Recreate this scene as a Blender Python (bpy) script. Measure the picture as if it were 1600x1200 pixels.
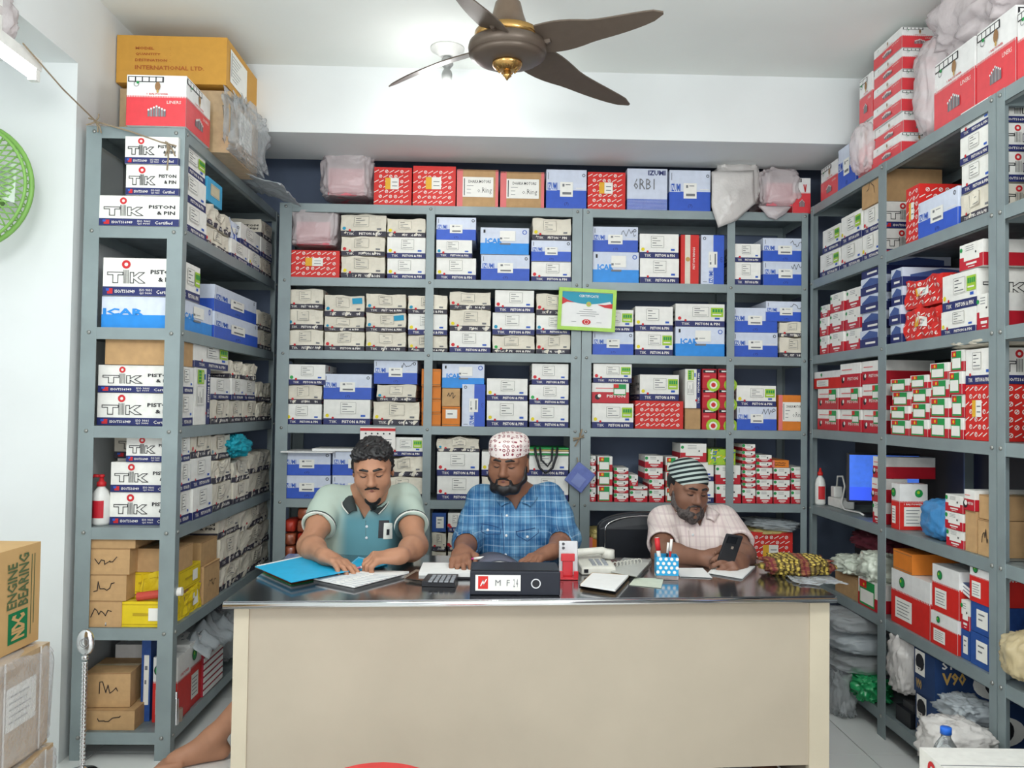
import bpy, math, random
import numpy as np
from mathutils import Vector, Matrix, noise
random.seed(7)
S_ = bpy.context.scene
for o in list(bpy.data.objects): bpy.data.objects.remove(o)

# ---------------- camera ----------------
F_PX, PITCH, ROLL, YAW, EYE = 1310.0, .0268, .0138, .0251, 1.35
def cam_axes():
    cx, sx, cy, sy, cr, sr = math.cos(PITCH), math.sin(PITCH), math.cos(YAW), math.sin(YAW), math.cos(ROLL), math.sin(ROLL)
    f = np.array([sy*cx, cy*cx, sx]); r = np.array([cy, -sy, 0.]); u = np.cross(r, f)
    return cr*r+sr*u, -sr*r+cr*u, f
RR, UU, FF = cam_axes(); CAM = np.array([0, 0, EYE])
cd = bpy.data.cameras.new('camera'); cam = bpy.data.objects.new('camera', cd); S_.collection.objects.link(cam)
cam.matrix_world = Matrix(((RR[0], UU[0], -FF[0], 0), (RR[1], UU[1], -FF[1], 0), (RR[2], UU[2], -FF[2], EYE), (0, 0, 0, 1)))
cd.sensor_width = 36; cd.lens = F_PX*36/1600; cd.clip_start = .05
S_.camera = cam
S_.view_settings.view_transform = 'Standard'; S_.view_settings.look = 'None'; S_.view_settings.gamma = 1
S_.view_settings.use_curve_mapping = False; S_.view_settings.exposure = 0.34
# ---------------- world and lights ----------------
w = bpy.data.worlds.new('street_daylight'); S_.world = w; w.use_nodes = True
w.node_tree.nodes['Background'].inputs[0].default_value = (.93, .97, 1, 1); w.node_tree.nodes['Background'].inputs[1].default_value = 1.05
def area(name, loc, rot, sx, sy, power, col):
    l = bpy.data.lights.new(name, 'AREA'); l.shape = 'RECTANGLE'; l.size = sx; l.size_y = sy; l.energy = power; l.color = col
    o = bpy.data.objects.new(name, l); o.location = loc; o.rotation_euler = rot; S_.collection.objects.link(o); return o
area('shopfront_daylight', (0.2, -1.2, 1.7), (math.radians(90), 0, 0), 3.4, 2.4, 19, (.95, .98, 1))
def bulb(name, loc, power, size):
    l = bpy.data.lights.new(name, 'POINT'); l.energy = power; l.color = (.98, 1, .99); l.shadow_soft_size = size
    o = bpy.data.objects.new(name, l); o.location = loc; S_.collection.objects.link(o); return o
bulb('fill_light_right', (.95, 1.3, 2.3), 40, .22); bulb('fill_light_left', (-.9, 1.1, 2.3), 40, .22)  # unseen fill lights, added to brighten the ceiling and the room from above

# ---------------- helpers ----------------
COL = S_.collection
MATS = {}
def mat(name, col, rough=.6, metal=0, var=.04, scale=30, bump=.0, spec=.4, trans=0, alpha=1, emit=None, coat=0, rnd=0):
    if name in MATS: return MATS[name]
    m = bpy.data.materials.new(name); m.use_nodes = True; nt = m.node_tree; b = nt.nodes['Principled BSDF']
    b.inputs['Roughness'].default_value = rough; b.inputs['Metallic'].default_value = metal
    b.inputs['Specular IOR Level'].default_value = spec
    c = tuple(col)+(1,)
    b.inputs['Base Color'].default_value = c
    if var > 0:
        tc = nt.nodes.new('ShaderNodeTexCoord'); n = nt.nodes.new('ShaderNodeTexNoise'); n.inputs['Scale'].default_value = scale; n.inputs['Detail'].default_value = 4
        nt.links.new(tc.outputs['Object'], n.inputs['Vector'])
        mr = nt.nodes.new('ShaderNodeMapRange'); mr.inputs[1].default_value = .25; mr.inputs[2].default_value = .75
        mr.inputs[3].default_value = 1-var*2; mr.inputs[4].default_value = 1+var*1.2
        nt.links.new(n.outputs[0], mr.inputs[0])
        hs = nt.nodes.new('ShaderNodeHueSaturation'); hs.inputs['Color'].default_value = c
        val = mr.outputs[0]
        if rnd > 0:
            oi = nt.nodes.new('ShaderNodeObjectInfo'); m2 = nt.nodes.new('ShaderNodeMapRange'); m2.inputs[3].default_value = 1-rnd; m2.inputs[4].default_value = 1+rnd*.4
            nt.links.new(oi.outputs['Random'], m2.inputs[0]); mm = nt.nodes.new('ShaderNodeMath'); mm.operation = 'MULTIPLY'
            nt.links.new(val, mm.inputs[0]); nt.links.new(m2.outputs[0], mm.inputs[1]); val = mm.outputs[0]
        nt.links.new(val, hs.inputs['Value']); nt.links.new(hs.outputs[0], b.inputs['Base Color'])
        if bump > 0:
            bp = nt.nodes.new('ShaderNodeBump'); bp.inputs['Strength'].default_value = bump; bp.inputs['Distance'].default_value = .01
            nt.links.new(n.outputs[0], bp.inputs['Height']); nt.links.new(bp.outputs[0], b.inputs['Normal'])
    if trans: b.inputs['Transmission Weight'].default_value = trans
    if alpha < 1: b.inputs['Alpha'].default_value = alpha
    if coat: b.inputs['Coat Weight'].default_value = coat; b.inputs['Coat Roughness'].default_value = .1
    if emit: b.inputs['Emission Color'].default_value = tuple(emit[:3])+(1,); b.inputs['Emission Strength'].default_value = emit[3]
    MATS[name] = m; return m
def s2l(r, g, b):
    f = lambda v: (v/255/12.92) if v/255 < .04045 else ((v/255+.055)/1.055)**2.4
    return (f(r), f(g), f(b))
def M(name, rgb, **k): return mat(name, s2l(*rgb), **k)

class MB:
    """collects polygons with materials; build() links them as one mesh object"""
    def __init__(s): s.v = []; s.n = 0; s.f = []; s.m = []; s.mats = []
    def mi(s, m):
        if m not in s.mats: s.mats.append(m)
        return s.mats.index(m)
    def add(s, verts, faces, m):
        verts = np.asarray(verts, float).reshape(-1, 3); i = s.mi(m); n = s.n
        s.v.append(verts); s.n += len(verts)
        for f in faces: s.f.append([a+n for a in f]); s.m.append(i)
    def box(s, x0, y0, z0, x1, y1, z1, m, T=None):
        v = np.array([(x, y, z) for x in (x0, x1) for y in (y0, y1) for z in (z0, z1)], float)
        if T is not None: v = (np.array(T.to_3x3()) @ v.T).T + np.array(T.translation)
        s.add(v, [(0, 1, 3, 2), (4, 6, 7, 5), (0, 4, 5, 1), (2, 3, 7, 6), (0, 2, 6, 4), (1, 5, 7, 3)], m)
    def tube(s, pts, r, m, n=8, cap=True):
        pts = [Vector(p) for p in pts]; rs = r if isinstance(r, (list, tuple)) else [r]*len(pts); V = []
        up = Vector((0, 0, 1)); t0 = (pts[1]-pts[0]).normalized()
        if abs(t0.dot(up)) > .9: up = Vector((1, 0, 0))
        for i, p in enumerate(pts):
            t = (pts[min(i+1, len(pts)-1)]-pts[max(i-1, 0)]).normalized(); a = t.cross(up)
            if a.length < 1e-4: a = t.cross(Vector((0, 1, 0)))
            a.normalize(); b = a.cross(t).normalized(); up = b
            for k in range(n):
                th = 2*math.pi*k/n; V.append(p+(a*math.cos(th)+b*math.sin(th))*rs[i])
        F = [(i*n+k, i*n+(k+1) % n, (i+1)*n+(k+1) % n, (i+1)*n+k) for i in range(len(pts)-1) for k in range(n)]
        if cap: F += [tuple(range(n))[::-1], tuple((len(pts)-1)*n+k for k in range(n))]
        s.add([tuple(v) for v in V], F, m)
    def lathe(s, prof, m, c=(0, 0, 0), n=24, T=None):
        V = []; 
        for r, z in prof:
            for k in range(n): V.append((r*math.cos(2*math.pi*k/n), r*math.sin(2*math.pi*k/n), z))
        V = np.array(V)
        if T is not None: V = (np.array(T.to_3x3()) @ V.T).T + np.array(T.translation)
        V = V+np.array(c)
        L = len(prof)
        F = [(i*n+k, i*n+(k+1) % n, (i+1)*n+(k+1) % n, (i+1)*n+k) for i in range(L-1) for k in range(n)]
        F += [tuple(range(n))[::-1], tuple((L-1)*n+k for k in range(n))]
        s.add(V, F, m)
    def build(s, name, parent=None, smooth=False, loc=None, rz=0):
        me = bpy.data.meshes.new(name); V = np.concatenate(s.v) if s.v else np.zeros((0, 3))
        me.from_pydata(V.tolist(), [], s.f)
        for m in s.mats: me.materials.append(m)
        me.polygons.foreach_set('material_index', s.m)
        if smooth: me.polygons.foreach_set('use_smooth', [True]*len(s.f))
        me.update(); o = bpy.data.objects.new(name, me); COL.objects.link(o)
        if parent is not None: o.parent = parent
        if loc is not None: o.location = loc
        if rz: o.rotation_euler = (0, 0, rz)
        return o
def tag(o, label=None, cat=None, group=None, kind=None):
    if label: o['label'] = label
    if cat: o['category'] = cat
    if group: o['group'] = group
    if kind: o['kind'] = kind
    return o
def empty(name, loc, label, cat, group=None, rz=0, parent=None):
    o = bpy.data.objects.new(name, None); o.empty_display_size = .05; COL.objects.link(o); o.location = loc; o.rotation_euler = (0, 0, rz)
    if parent: o.parent = parent
    return tag(o, label, cat, group)
def bevel(o, w=.003, seg=2):
    b = o.modifiers.new('bevel', 'BEVEL'); b.width = w; b.segments = seg; b.limit_method = 'ANGLE'; return o

# ---- where a pixel of the photograph meets a plane of the room (used to measure sizes) ----
def ray(px, py):
    d = FF*F_PX+RR*(px-800)-UU*(py-600); return d/np.linalg.norm(d)
def hit(px, py, ax, val):
    d = ray(px, py); t = (val-CAM[ax])/d[ax]; return CAM+d*t
def solve(px, ax, val, z):
    """coordinate along the other horizontal axis of the point (plane ax=val, height z) seen in column px"""
    n = F_PX*RR-(px-800)*FF; o = 1-ax
    return -(n[ax]*(val-CAM[ax])+n[2]*(z-EYE))/n[o]+CAM[o]

# ---------------- text geometry ----------------
_tx = {}
def glyphs(t, bold=0.0):
    key = (t, bold)
    if key in _tx: return _tx[key]
    cu = bpy.data.curves.new('t', 'FONT'); cu.body = t; cu.resolution_u = 1; cu.offset = bold; cu.fill_mode = 'FRONT'
    ob = bpy.data.objects.new('t', cu); COL.objects.link(ob)
    dg = bpy.context.evaluated_depsgraph_get(); me = ob.evaluated_get(dg).to_mesh()
    V = np.array([v.co[:2] for v in me.vertices]).reshape(-1, 2); Fc = [list(p.vertices) for p in me.polygons]
    ob.evaluated_get(dg).to_mesh_clear(); bpy.data.objects.remove(ob); bpy.data.curves.remove(cu)
    if len(V):
        mn, mx = V.min(0), V.max(0); V = (V-mn)/np.maximum(mx-mn, 1e-6)
    _tx[key] = (V, Fc); return _tx[key]

class Art:
    """flat print on the faces of a box of size w,d,h (front face at y=0)"""
    def __init__(s, w, d, h, df=None): s.w, s.d, s.h = w, d, h; s.df = df; s.mb = MB(); s.rot = False
    def P(s, face, U, V, l):
        U = np.asarray(U, float); V = np.asarray(V, float); l = np.zeros_like(U)+l
        if face == 'f': p = np.stack([U, -l, V], -1)
        elif face == 'l': p = np.stack([-l, s.d-U, V], -1)
        elif face == 'r': p = np.stack([s.w+l, U, V], -1)
        elif face == 't': p = np.stack([U, V, s.h+l], -1)
        if s.df: p = s.df(p)
        return p
    def size(s, face): return {'f': (s.w, s.h), 'l': (s.d, s.h), 'r': (s.d, s.h), 't': (s.w, s.d)}[face]
    def rect(s, face, x0, z0, x1, z1, m, l=.001, rel=True):
        W, H = s.size(face)
        if rel: x0, x1, z0, z1 = x0*W, x1*W, z0*H, z1*H
        if s.df:
            nx = max(1, int(abs(x1-x0)/.03)); nz = max(1, int(abs(z1-z0)/.03))
            g = np.array([(x0+(x1-x0)*i/nx, z0+(z1-z0)*j/nz) for j in range(nz+1) for i in range(nx+1)])
            F = [(j*(nx+1)+i, j*(nx+1)+i+1, (j+1)*(nx+1)+i+1, (j+1)*(nx+1)+i) for j in range(nz) for i in range(nx)]
        else: g = np.array([(x0, z0), (x1, z0), (x1, z1), (x0, z1)]); F = [(0, 1, 2, 3)]
        s.mb.add(s.P(face, g[:, 0], g[:, 1], l), F, m)
    def poly(s, face, pts, m, l=.0015, rel=True):
        W, H = s.size(face); g = np.array(pts, float)
        if rel: g = g*np.array([W, H])
        s.mb.add(s.P(face, g[:, 0], g[:, 1], l), [tuple(range(len(g)))], m)
    def disc(s, face, x, z, r, m, l=.0018, n=12, sx=1):
        W, H = s.size(face); a = np.arange(n)*2*math.pi/n
        s.mb.add(s.P(face, x*W+r*sx*np.cos(a), z*H+r*np.sin(a), l), [tuple(range(n))], m)
    def ring(s, face, x, z, r, r2, m, l=.0018, n=14):
        W, H = s.size(face); a = np.arange(n)*2*math.pi/n
        U = np.concatenate([x*W+r*np.cos(a), x*W+r2*np.cos(a)]); V = np.concatenate([z*H+r*np.sin(a), z*H+r2*np.sin(a)])
        s.mb.add(s.P(face, U, V, l), [(k, (k+1) % n, n+(k+1) % n, n+k) for k in range(n)], m)
    def frame(s, face, x0, z0, x1, z1, m, t=.0012, l=.002):
        W, H = s.size(face); a, b, c, e = x0*W, x1*W, z0*H, z1*H
        for q in ((a, c, b, c+t), (a, e-t, b, e), (a, c, a+t, e), (b-t, c, b, e)): s.rect(face, q[0], q[1], q[2], q[3], m, l, False)
    def line(s, face, pts, m, t=.0015, l=.0022):
        W, H = s.size(face); g = np.array(pts, float)*np.array([W, H])
        for a, b in zip(g[:-1], g[1:]):
            d = b-a; L = np.linalg.norm(d)
            if L < 1e-6: continue
            n = np.array([-d[1], d[0]])/L*t/2; d = d/L*t/2
            q = np.array([a-n-d, b-n+d, b+n+d, a+n-d]); s.mb.add(s.P(face, q[:, 0], q[:, 1], l), [(0, 1, 2, 3)], m)
    def text(s, face, t, x0, z0, x1, z1, m, bold=.02, l=.0022, rot=0):
        W, H = s.size(face); V, Fc = glyphs(t, bold)
        if not len(V): return
        if rot == 90: V = np.stack([1-V[:, 1], V[:, 0]], -1)
        elif rot == -90: V = np.stack([V[:, 1], 1-V[:, 0]], -1)
        U = (x0+(x1-x0)*V[:, 0])*W; Z = (z0+(z1-z0)*V[:, 1])*H
        s.mb.add(s.P(face, U, Z, l), Fc, m)
    def scribble(s, face, x0, z0, x1, z1, m, n=10, seed=0, t=.0018, l=.0024):
        r = random.Random(seed); pts = []
        for i in range(n):
            pts.append((x0+(x1-x0)*(i+r.uniform(-.4, .7))/n, r.uniform(z0, z1)))
        s.line(face, pts, m, t, l)
# ---------------- colours ----------------
WHITE = M('carton_white', (242, 241, 235), rough=.55, rnd=.05)
CREAM = M('carton_aged', (232, 225, 208), rough=.7, var=.06, scale=14, bump=.2, rnd=.1)
NAVY = M('print_navy', (38, 46, 104), rough=.5); NAVYD = M('print_faded_navy', (62, 60, 72), rough=.6, var=.12)
REDP = M('print_red', (206, 42, 48), rough=.5); INK = M('print_black', (30, 30, 36), rough=.5, var=0)
GREYI = M('print_grey', (120, 122, 126), rough=.6, var=0)
LBL = M('label_paper', (240, 239, 232), rough=.6, var=.02); LIME = M('label_lime', (165, 205, 55), rough=.5)
DOTS = {'y': M('dot_yellow', (232, 214, 40), var=0), 'r': M('dot_red', (212, 48, 56), var=0), 'b': M('dot_cyan', (28, 150, 190), var=0), 'n': M('dot_green', (60, 175, 90), var=0)}
BLUE = M('print_royal_blue', (52, 92, 198), rough=.45, rnd=.1); BLUEW = M('carton_bluish_white', (214, 222, 238), rough=.5, rnd=.06)
AZURE = M('print_azure', (40, 142, 226), rough=.45); REDBOX = M('carton_vermilion', (214, 44, 38), rough=.5, rnd=.06)
WPRINT = M('print_white', (240, 236, 230), rough=.5, var=0); TAN = M('carton_brown', (196, 158, 112), rough=.75, var=.06, rnd=.12)
BROWN = M('carton_dark_brown', (160, 122, 84), rough=.8, var=.08, rnd=.1)
KRAFT = M('carton_mustard', (206, 152, 62), rough=.6, var=.03); KRAFTP = M('print_rust', (176, 96, 42), rough=.6, var=0)
ORNG = M('carton_orange', (226, 130, 44), rough=.6, rnd=.06); YEL = M('carton_yellow', (232, 204, 36), rough=.5, rnd=.06)
SALMON = M('print_coral_red', (226, 66, 74), rough=.4, coat=.3); LWHITE = M('carton_glossy_white', (238, 238, 236), rough=.35, coat=.3)
GREEN = M('print_green', (34, 150, 76), rough=.5, var=0); MROON = M('print_crimson', (196, 32, 48), rough=.45, rnd=.08)
NAVYBOX = M('carton_navy', (34, 60, 104), rough=.5); GOLDP = M('print_gold', (196, 160, 90), rough=.4, var=0)
CYAN = M('carton_cyan', (70, 170, 214), rough=.5); PINKT = M('print_pink', (226, 120, 120), var=0, rough=.6)
STEELP = M('print_steel', (150, 150, 152), var=.1, rough=.4); TAPE = M('packing_tape', (200, 176, 130), rough=.25, var=.03)
BINK = M('print_blue_ink', (44, 92, 190), rough=.5, var=0)

# ---------------- carton designs ----------------
def paperlabel(A, f, x0, z0, x1, z1, lines=4, m=LBL, fr=True):
    A.rect(f, x0, z0, x1, z1, m, .0026)
    if fr: A.frame(f, x0+.005, z0+.02, x1-.005, z1-.02, INK, .001, .0032)
    for i in range(lines):
        z = z1-(z1-z0)*(i+1)/(lines+1.); L = (.35, .6, .3, .75, .5)[i % 5]
        A.rect(f, x0+(x1-x0)*.12, z-.012, x0+(x1-x0)*(.12+L), z+.012, GREYI if i % 2 else INK, .0034)
def tiik(A, f, old, band):
    W, H = A.size(f)
    A.rect(f, 0, 0, 1, .24, band, .001)
    cx = .30
    A.ring(f, cx, .83, H*.115, H*.05, REDP)
    L = lambda pts, t=.0026: A.line(f, pts, INK, t)
    L([(.06, .62), (.26, .62), (.26, .55), (.195, .55), (.195, .34), (.13, .34), (.13, .55), (.06, .55), (.06, .62)])
    for k in range(5): L([(.268+.016*k, .33), (.268+.016*k, .68)], .0018)
    L([(.355, .34), (.355, .62), (.40, .62), (.40, .51), (.47, .62), (.54, .62), (.455, .48), (.55, .34), (.47, .34), (.40, .45), (.40, .34), (.355, .34)])
    A.text(f, 'PISTON', .62, .58, .95, .70, INK, .03); A.text(f, '& PIN', .72, .38, .95, .50, INK, .03)
    A.rect(f, .06, .05, .13, .19, REDP, .002); A.rect(f, .045, .12, .085, .19, BINK, .0026)
    A.text(f, 'ISO/TS16949', .16, .07, .42, .16, WPRINT, .02); A.text(f, 'ISO 9001', .48, .12, .64, .19, WPRINT, .01)
    A.text(f, 'QS 9000', .48, .04, .64, .10, WPRINT, .01); A.text(f, 'Certified', .70, .06, .92, .16, WPRINT, .01)
def d_P(A, fl, sd):
    old = 'o' in fl; band = NAVYD if old else NAVY; r = random.Random(sd)
    A.rect('f', 0, 0, 1, .25, band)
    A.disc('f', .2, .27, .006, REDP, .003); A.text('f', 'TIIK', .12, .06, .29, .17, WPRINT, .0)
    A.text('f', 'PISTON & PIN', .40, .06, .90, .18, WPRINT, .03)
    A.rect('f', .80, .32, .90, .40, BINK if not old else GREYI, .0015)
    for f in ('l', 'r'): tiik(A, f, old, band)
def d_I(A, fl, sd):
    for f in 'flr':
        A.rect(f, 0, 0, 1, .47, BLUE)
        if f != 'f': A.text(f, 'IZUMI', .12, .38, .62, .6, BINK, .01)
    A.rect('f', 0, .46, .26, .56, BLUEW, .0015)
    A.text('f', 'IZUMI', .03, .47, .27, .66, BINK, .02)
    A.ring('f', .93, .86, .008, .005, INK); A.rect('f', .74, .52, .97, .535, WPRINT, .002)
    A.line('f', [(.05, .75), (.05, .92)], INK, .002); A.text('f', '(7)', .45, .06, .56, .16, NAVY, 0)
def d_J(A, fl, sd):
    for f in 'flr':
        A.rect(f, 0, 0, 1, .42, AZURE)
    A.text('f', 'ICAR', .1, .40, .45, .60, AZURE, .04); A.text('l', 'ICAR', .02, .40, .55, .62, AZURE, .04)
    A.ring('f', .91, .84, .012, .008, BINK); A.rect('f', .06, .8, .1, .92, INK, .002)
def d_R(A, fl, sd):
    r = random.Random(sd)
    for f in 'flrt':
        W, H = A.size(f); st = .042; i = 0
        z = .02
        while z < H-.008:
            x = .012+(i % 2)*st/2
            while x < W-.012:
                if (i+int(x/st)) % 2: A.ring(f, x/W, z/H, .0085, .0058, WPRINT, .0012, 10); A.line(f, [((x-.004)/W, (z-.004)/H), ((x+.003)/W, (z+.004)/H)], WPRINT, .003)
                else: A.line(f, [((x-.010)/W, (z-.005)/H), ((x+.010)/W, (z+.006)/H)], WPRINT, .0035, .0012)
                x += st*.62
            z += .026; i += 1
def d_C(A, fl, sd):
    A.rect('t', 0, .42, 1, .58, TAPE, .001); A.rect('f', .0, .965, 1, .99, BROWN, .001)
    if 'k' in fl:
        A.rect('f', 0, 0, .14, 1, PINKT, .001); A.rect('f', .93, 0, 1, 1, PINKT, .001)
    if 'h' in fl: A.scribble('f', .3, .35, .8, .75, INK, 9, sd, .003); A.scribble('l', .3, .35, .8, .75, INK, 7, sd, .003)
def d_X(A, fl, sd):
    for f in 'flr': A.rect(f, 0, 0, 1, .27, BLUE, .001)
    for k in range(9): A.rect('f', 0, .02+.028*k, 1, .028+.028*k, BLUEW, .0016)
    A.text('f', 'IZUMI', .52, .84, .95, .96, NAVY, .03); A.text('f', '6RB1', .16, .5, .68, .76, GREYI, 0)
def d_W(A, fl, sd):
    for f in 'flr':
        A.rect(f, 0, 0, 1, .5, MROON); 
    A.poly('f', [(.2, .33), (.86, .33), (.86, .6), (.78, .6), (.78, 1), (.2, 1)], LBL, .0018)
    A.rect('f', .3, .16, .75, .24, WPRINT, .002); A.rect('f', .38, .07, .66, .1, WPRINT, .002); A.disc('f', .72, .6, .004, INK, .003)
    for z in (.72, .8, .88): A.rect('f', .28, z, .62, z+.02, GREYI, .0025)
    A.disc('f', .08, .8, .008, GREEN)
def d_G(A, fl, sd):
    for f in 'flr': A.rect(f, 0, 0, 1, .45, MROON)
    A.rect('f', .08, .06, .8, .95, GREEN, .0015); A.rect('f', .12, .14, .76, .62, LBL, .002); A.rect('f', .08, .68, .42, .95, REDBOX, .0022); A.disc('f', .3, .8, .006, YEL, .003)
    A.disc('r', .5, .25, .018, INK); A.disc('r', .6, .78, .012, BROWN)
def d_Q(A, fl, sd):
    for f in 'flr': A.rect(f, 0, 0, 1, .55, MROON)
    A.disc('f', .15, .3, .014, INK, .002); A.disc('f', .2, .36, .009, WPRINT, .0024); A.text('f', 'PISTON', .4, .28, .9, .42, WPRINT, .02)
    A.rect('f', .1, .72, .6, .76, PINKT, .002)
    if 'g' in fl: A.rect('f', .58, .4, .92, .95, GREEN, .0024); A.rect('f', .6, .46, .9, .7, LBL, .003); A.rect('f', .58, .76, .72, .95, REDBOX, .003)
def d_L(A, fl, sd):
    for f in 'flr':
        A.rect(f, 0, 0, 1, .56, SALMON)
        n = 36; W, H = A.size(f)
        for k in range(n): A.rect(f, k/n, .56, (k+.5)/n, .59, SALMON, .0012)
        if 'T' in fl: 
            A.rect(f, .04, .88, .5, .98, INK, .002); A.text(f, 'TOYOTA 2KD', .07, .895, .47, .965, WPRINT, .02, .003); A.line(f, [(.62, .8), (.7, .62), (.74, .8)], REDP, .006)
        elif f == 'r' or A.h > .2 or 'b' in fl:
            A.rect(f, .02, .86, .62, .97, INK, .002) if f != 'l' else None
            for k in range(5 if f != 'l' else 0): A.rect(f, .04+.115*k, .875, .135+.115*k, .955, LWHITE, .0026)
        # brown portrait-like piston emblem, lettering and cylinder sleeves
        if 'T' not in fl:
            A.disc(f, .52, .78, H*.09, BROWN, .003, 12, .5*H/W if False else .6); A.disc(f, .52, .68, H*.035, GOLDP, .0034, 10, .6)
            A.text(f, '1 BAJ POWER', .34, .605, .70, .645, REDP, .02)
            A.text(f, 'LINERS', .68, .44, .92, .50, WPRINT, .0)
            A.ring(f, .16, .82, H*.05, H*.042, INK); A.disc(f, .185, .85, H*.028, GREEN, .003, 10)
        for k in range(7):
            x = .36+.045*k; hh = .2-.012*abs(k-3)*2
            A.rect(f, x, .18, x+.036, .18+hh, STEELP if k % 2 else GREYI, .002+.0003*k); A.disc(f, x+.018, .18+hh, .018*W, LWHITE, .0045, 8, 1)
def d_K(A, fl, sd):
    A.rect('f', .04, .8, .96, .95, INK, .002); A.rect('f', .2, .84, .8, .91, WPRINT, .0026)
    W, H = A.size('f'); A.ring('f', .78, .18, H*.34, H*.2, LIME, .0024); A.disc('f', .78, .18, H*.2, WPRINT, .003); A.disc('f', .78, .18, H*.12, REDP, .0034); A.rect('f', .08, .58, .5, .66, PINKT, .002)
def d_T(A, fl, sd):
    A.rect('f', .22, 0, .52, 1, CREAM, .0015); A.disc('f', .38, .5, .012, GOLDP, .003); A.text('f', 'PISTON RINGS', .66, .3, .78, .75, WPRINT, .01, rot=90)
def d_N(A, fl, sd):
    for f in 'fr': A.rect(f, 0, 0, 1, .5, NAVY); A.poly(f, [(.1, .5), (.9, .5), (.9, .8), (.5, .95), (.1, .6)], M('print_slate_blue', (70, 92, 150)), .0018); A.rect(f, .3, .18, .8, .3, WPRINT, .002)
def d_V(A, fl, sd):
    W, H = A.size('f')
    A.rect('f', .08, .42, .55, .95, LBL, .002); A.disc('f', .32, .7, H*.19, INK, .003); A.text('f', 'STE', .10, .5, .38, .58, WPRINT, .03, .0036); A.text('f', 'V90', .12, .1, .4, .32, GOLDP, .03)
    A.text('r', 'STE', .08, .72, .3, .9, WPRINT, .03); A.text('r', 'V90', .08, .38, .36, .66, GOLDP, .03)
    W, H = A.size('r'); A.disc('r', .72, .4, H*.33, LBL, .002, 20, 1.6); A.disc('r', .72, .42, H*.27, INK, .0028, 16)
def d_Y(A, fl, sd):
    for f in 'flr':
        A.frame(f, .06, .1, .94, .9, M('print_olive', (190, 160, 30)), .002, .0016); A.rect(f, .3, .45, .7, .55, M('print_olive', (190, 160, 30)), .002)
    A.rect('f', .62, .25, .85, .75, LBL, .0024)
def d_Z(A, fl, sd):
    for f in 'flr':
        A.rect(f, 0, 0, 1, .6, REDBOX); n = 26
        for k in range(n): A.rect(f, k/n, .6, (k+.5)/n, .63, REDBOX, .0012)
    W, H = A.size('f'); A.disc('f', .3, .8, H*.1, GREEN, .002); A.ring('f', .3, .8, H*.1, H*.085, INK, .0026); A.disc('f', .27, .82, H*.03, LIME, .003)
    A.rect('f', .12, .12, .56, .5, LBL, .002)
    for k in range(5): A.rect('f', .17, .18+.06*k, .5-.05*(k % 2), .195+.06*k, GREYI, .0026)
    if 'j' in fl:
        W, H = A.size('r'); A.disc('r', .68, .8, H*.09, GREEN, .002); A.disc('r', .66, .82, H*.035, LIME, .003); A.rect('r', .15, .08, .85, .5, LBL, .002); [A.rect('r', .22, .14+.07*k, .7-.06*(k % 2), .155+.07*k, GREYI, .0026) for k in range(5)]
    A.text('r', '1 BAJ POWER', .15, .66 if 'j' not in fl else .53, .8, .72 if 'j' not in fl else .58, REDP if 'j' not in fl else WPRINT, .02, .0026); A.text('l', '1 BAJ POWER', .15, .66, .8, .72, REDP, .02)
    A.disc('l', .6, .78, A.h*.1, LIME, .002); A.disc('l', .6, .78, A.h*.05, BROWN, .003)
def d_F(A, fl, sd):
    r = random.Random(sd); cs = [LIME, YEL, WPRINT, BINK, GREEN]
    for f in 'ft':
        for k in range(60):
            x, z = r.uniform(.04, .96), r.uniform(.06, .94); a = r.uniform(0, 3.1); W, H = A.size(f)
            A.line(f, [(x, z), (min(.98, x+.012/W*abs(math.cos(a))), min(.98, z+.012/H*math.sin(a)))], cs[k % 5], .005, .001+.0001*(k % 9))
def d_O(A, fl, sd):
    A.rect('f', 0, .06, 1, .1, BROWN, .001); A.rect('f', 0, .88, 1, .91, BROWN, .001)
    if 'l' in fl: A.rect('f', .2, .4, .85, .85, LBL, .002); A.rect('f', .3, .6, .6, .66, GREYI, .0026)
def d_U(A, fl, sd):
    A.rect('f', .2, .3, .8, .8, M('print_beige', (210, 200, 170)), .0015); A.frame('f', .24, .34, .76, .76, GREYI)
def d_H(A, fl, sd):
    A.scribble('f', .15, .55, .85, .7, INK, 14, sd+5, .002); A.scribble('f', .15, .25, .8, .45, INK, 9, sd, .0025); A.rect('f', 0, 0, .14, 1, PINKT, .001)
def d_D(A, fl, sd):
    A.rect('f', .3, .2, .85, .8, LBL, .002); A.rect('f', .4, .62, .7, .67, GREYI, .0026); A.rect('f', .4, .45, .6, .5, GREYI, .0026)
DES = dict(P=(d_P, WHITE), I=(d_I, BLUEW), J=(d_J, BLUEW), R=(d_R, REDBOX), C=(d_C, TAN), X=(d_X, BLUEW), W=(d_W, WHITE), G=(d_G, WHITE), Q=(d_Q, WHITE),
  L=(d_L, LWHITE), K=(d_K, MROON), T=(d_T, REDBOX), N=(d_N, BLUEW), V=(d_V, NAVYBOX), Y=(d_Y, YEL), Z=(d_Z, LWHITE), F=(d_F, LIME), O=(d_O, ORNG), U=(d_U, CYAN), H=(d_H, ORNG), B=(d_C, BROWN), D=(d_D, M('carton_deep_blue', (46, 84, 156), rough=.5, var=.1, scale=60)))
NAME = dict(P='piston_box', I='piston_box', J='piston_box', R='parts_box', C='cardboard_box', X='piston_box', W='ring_box', G='ring_box', Q='piston_box', L='liner_box', K='parts_box', T='ring_box',
  N='parts_box', V='parts_box', Y='parts_box', Z='parts_box', F='parts_box', O='cardboard_box', U='parts_box', H='cardboard_box', B='cardboard_box', D='parts_box')
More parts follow.
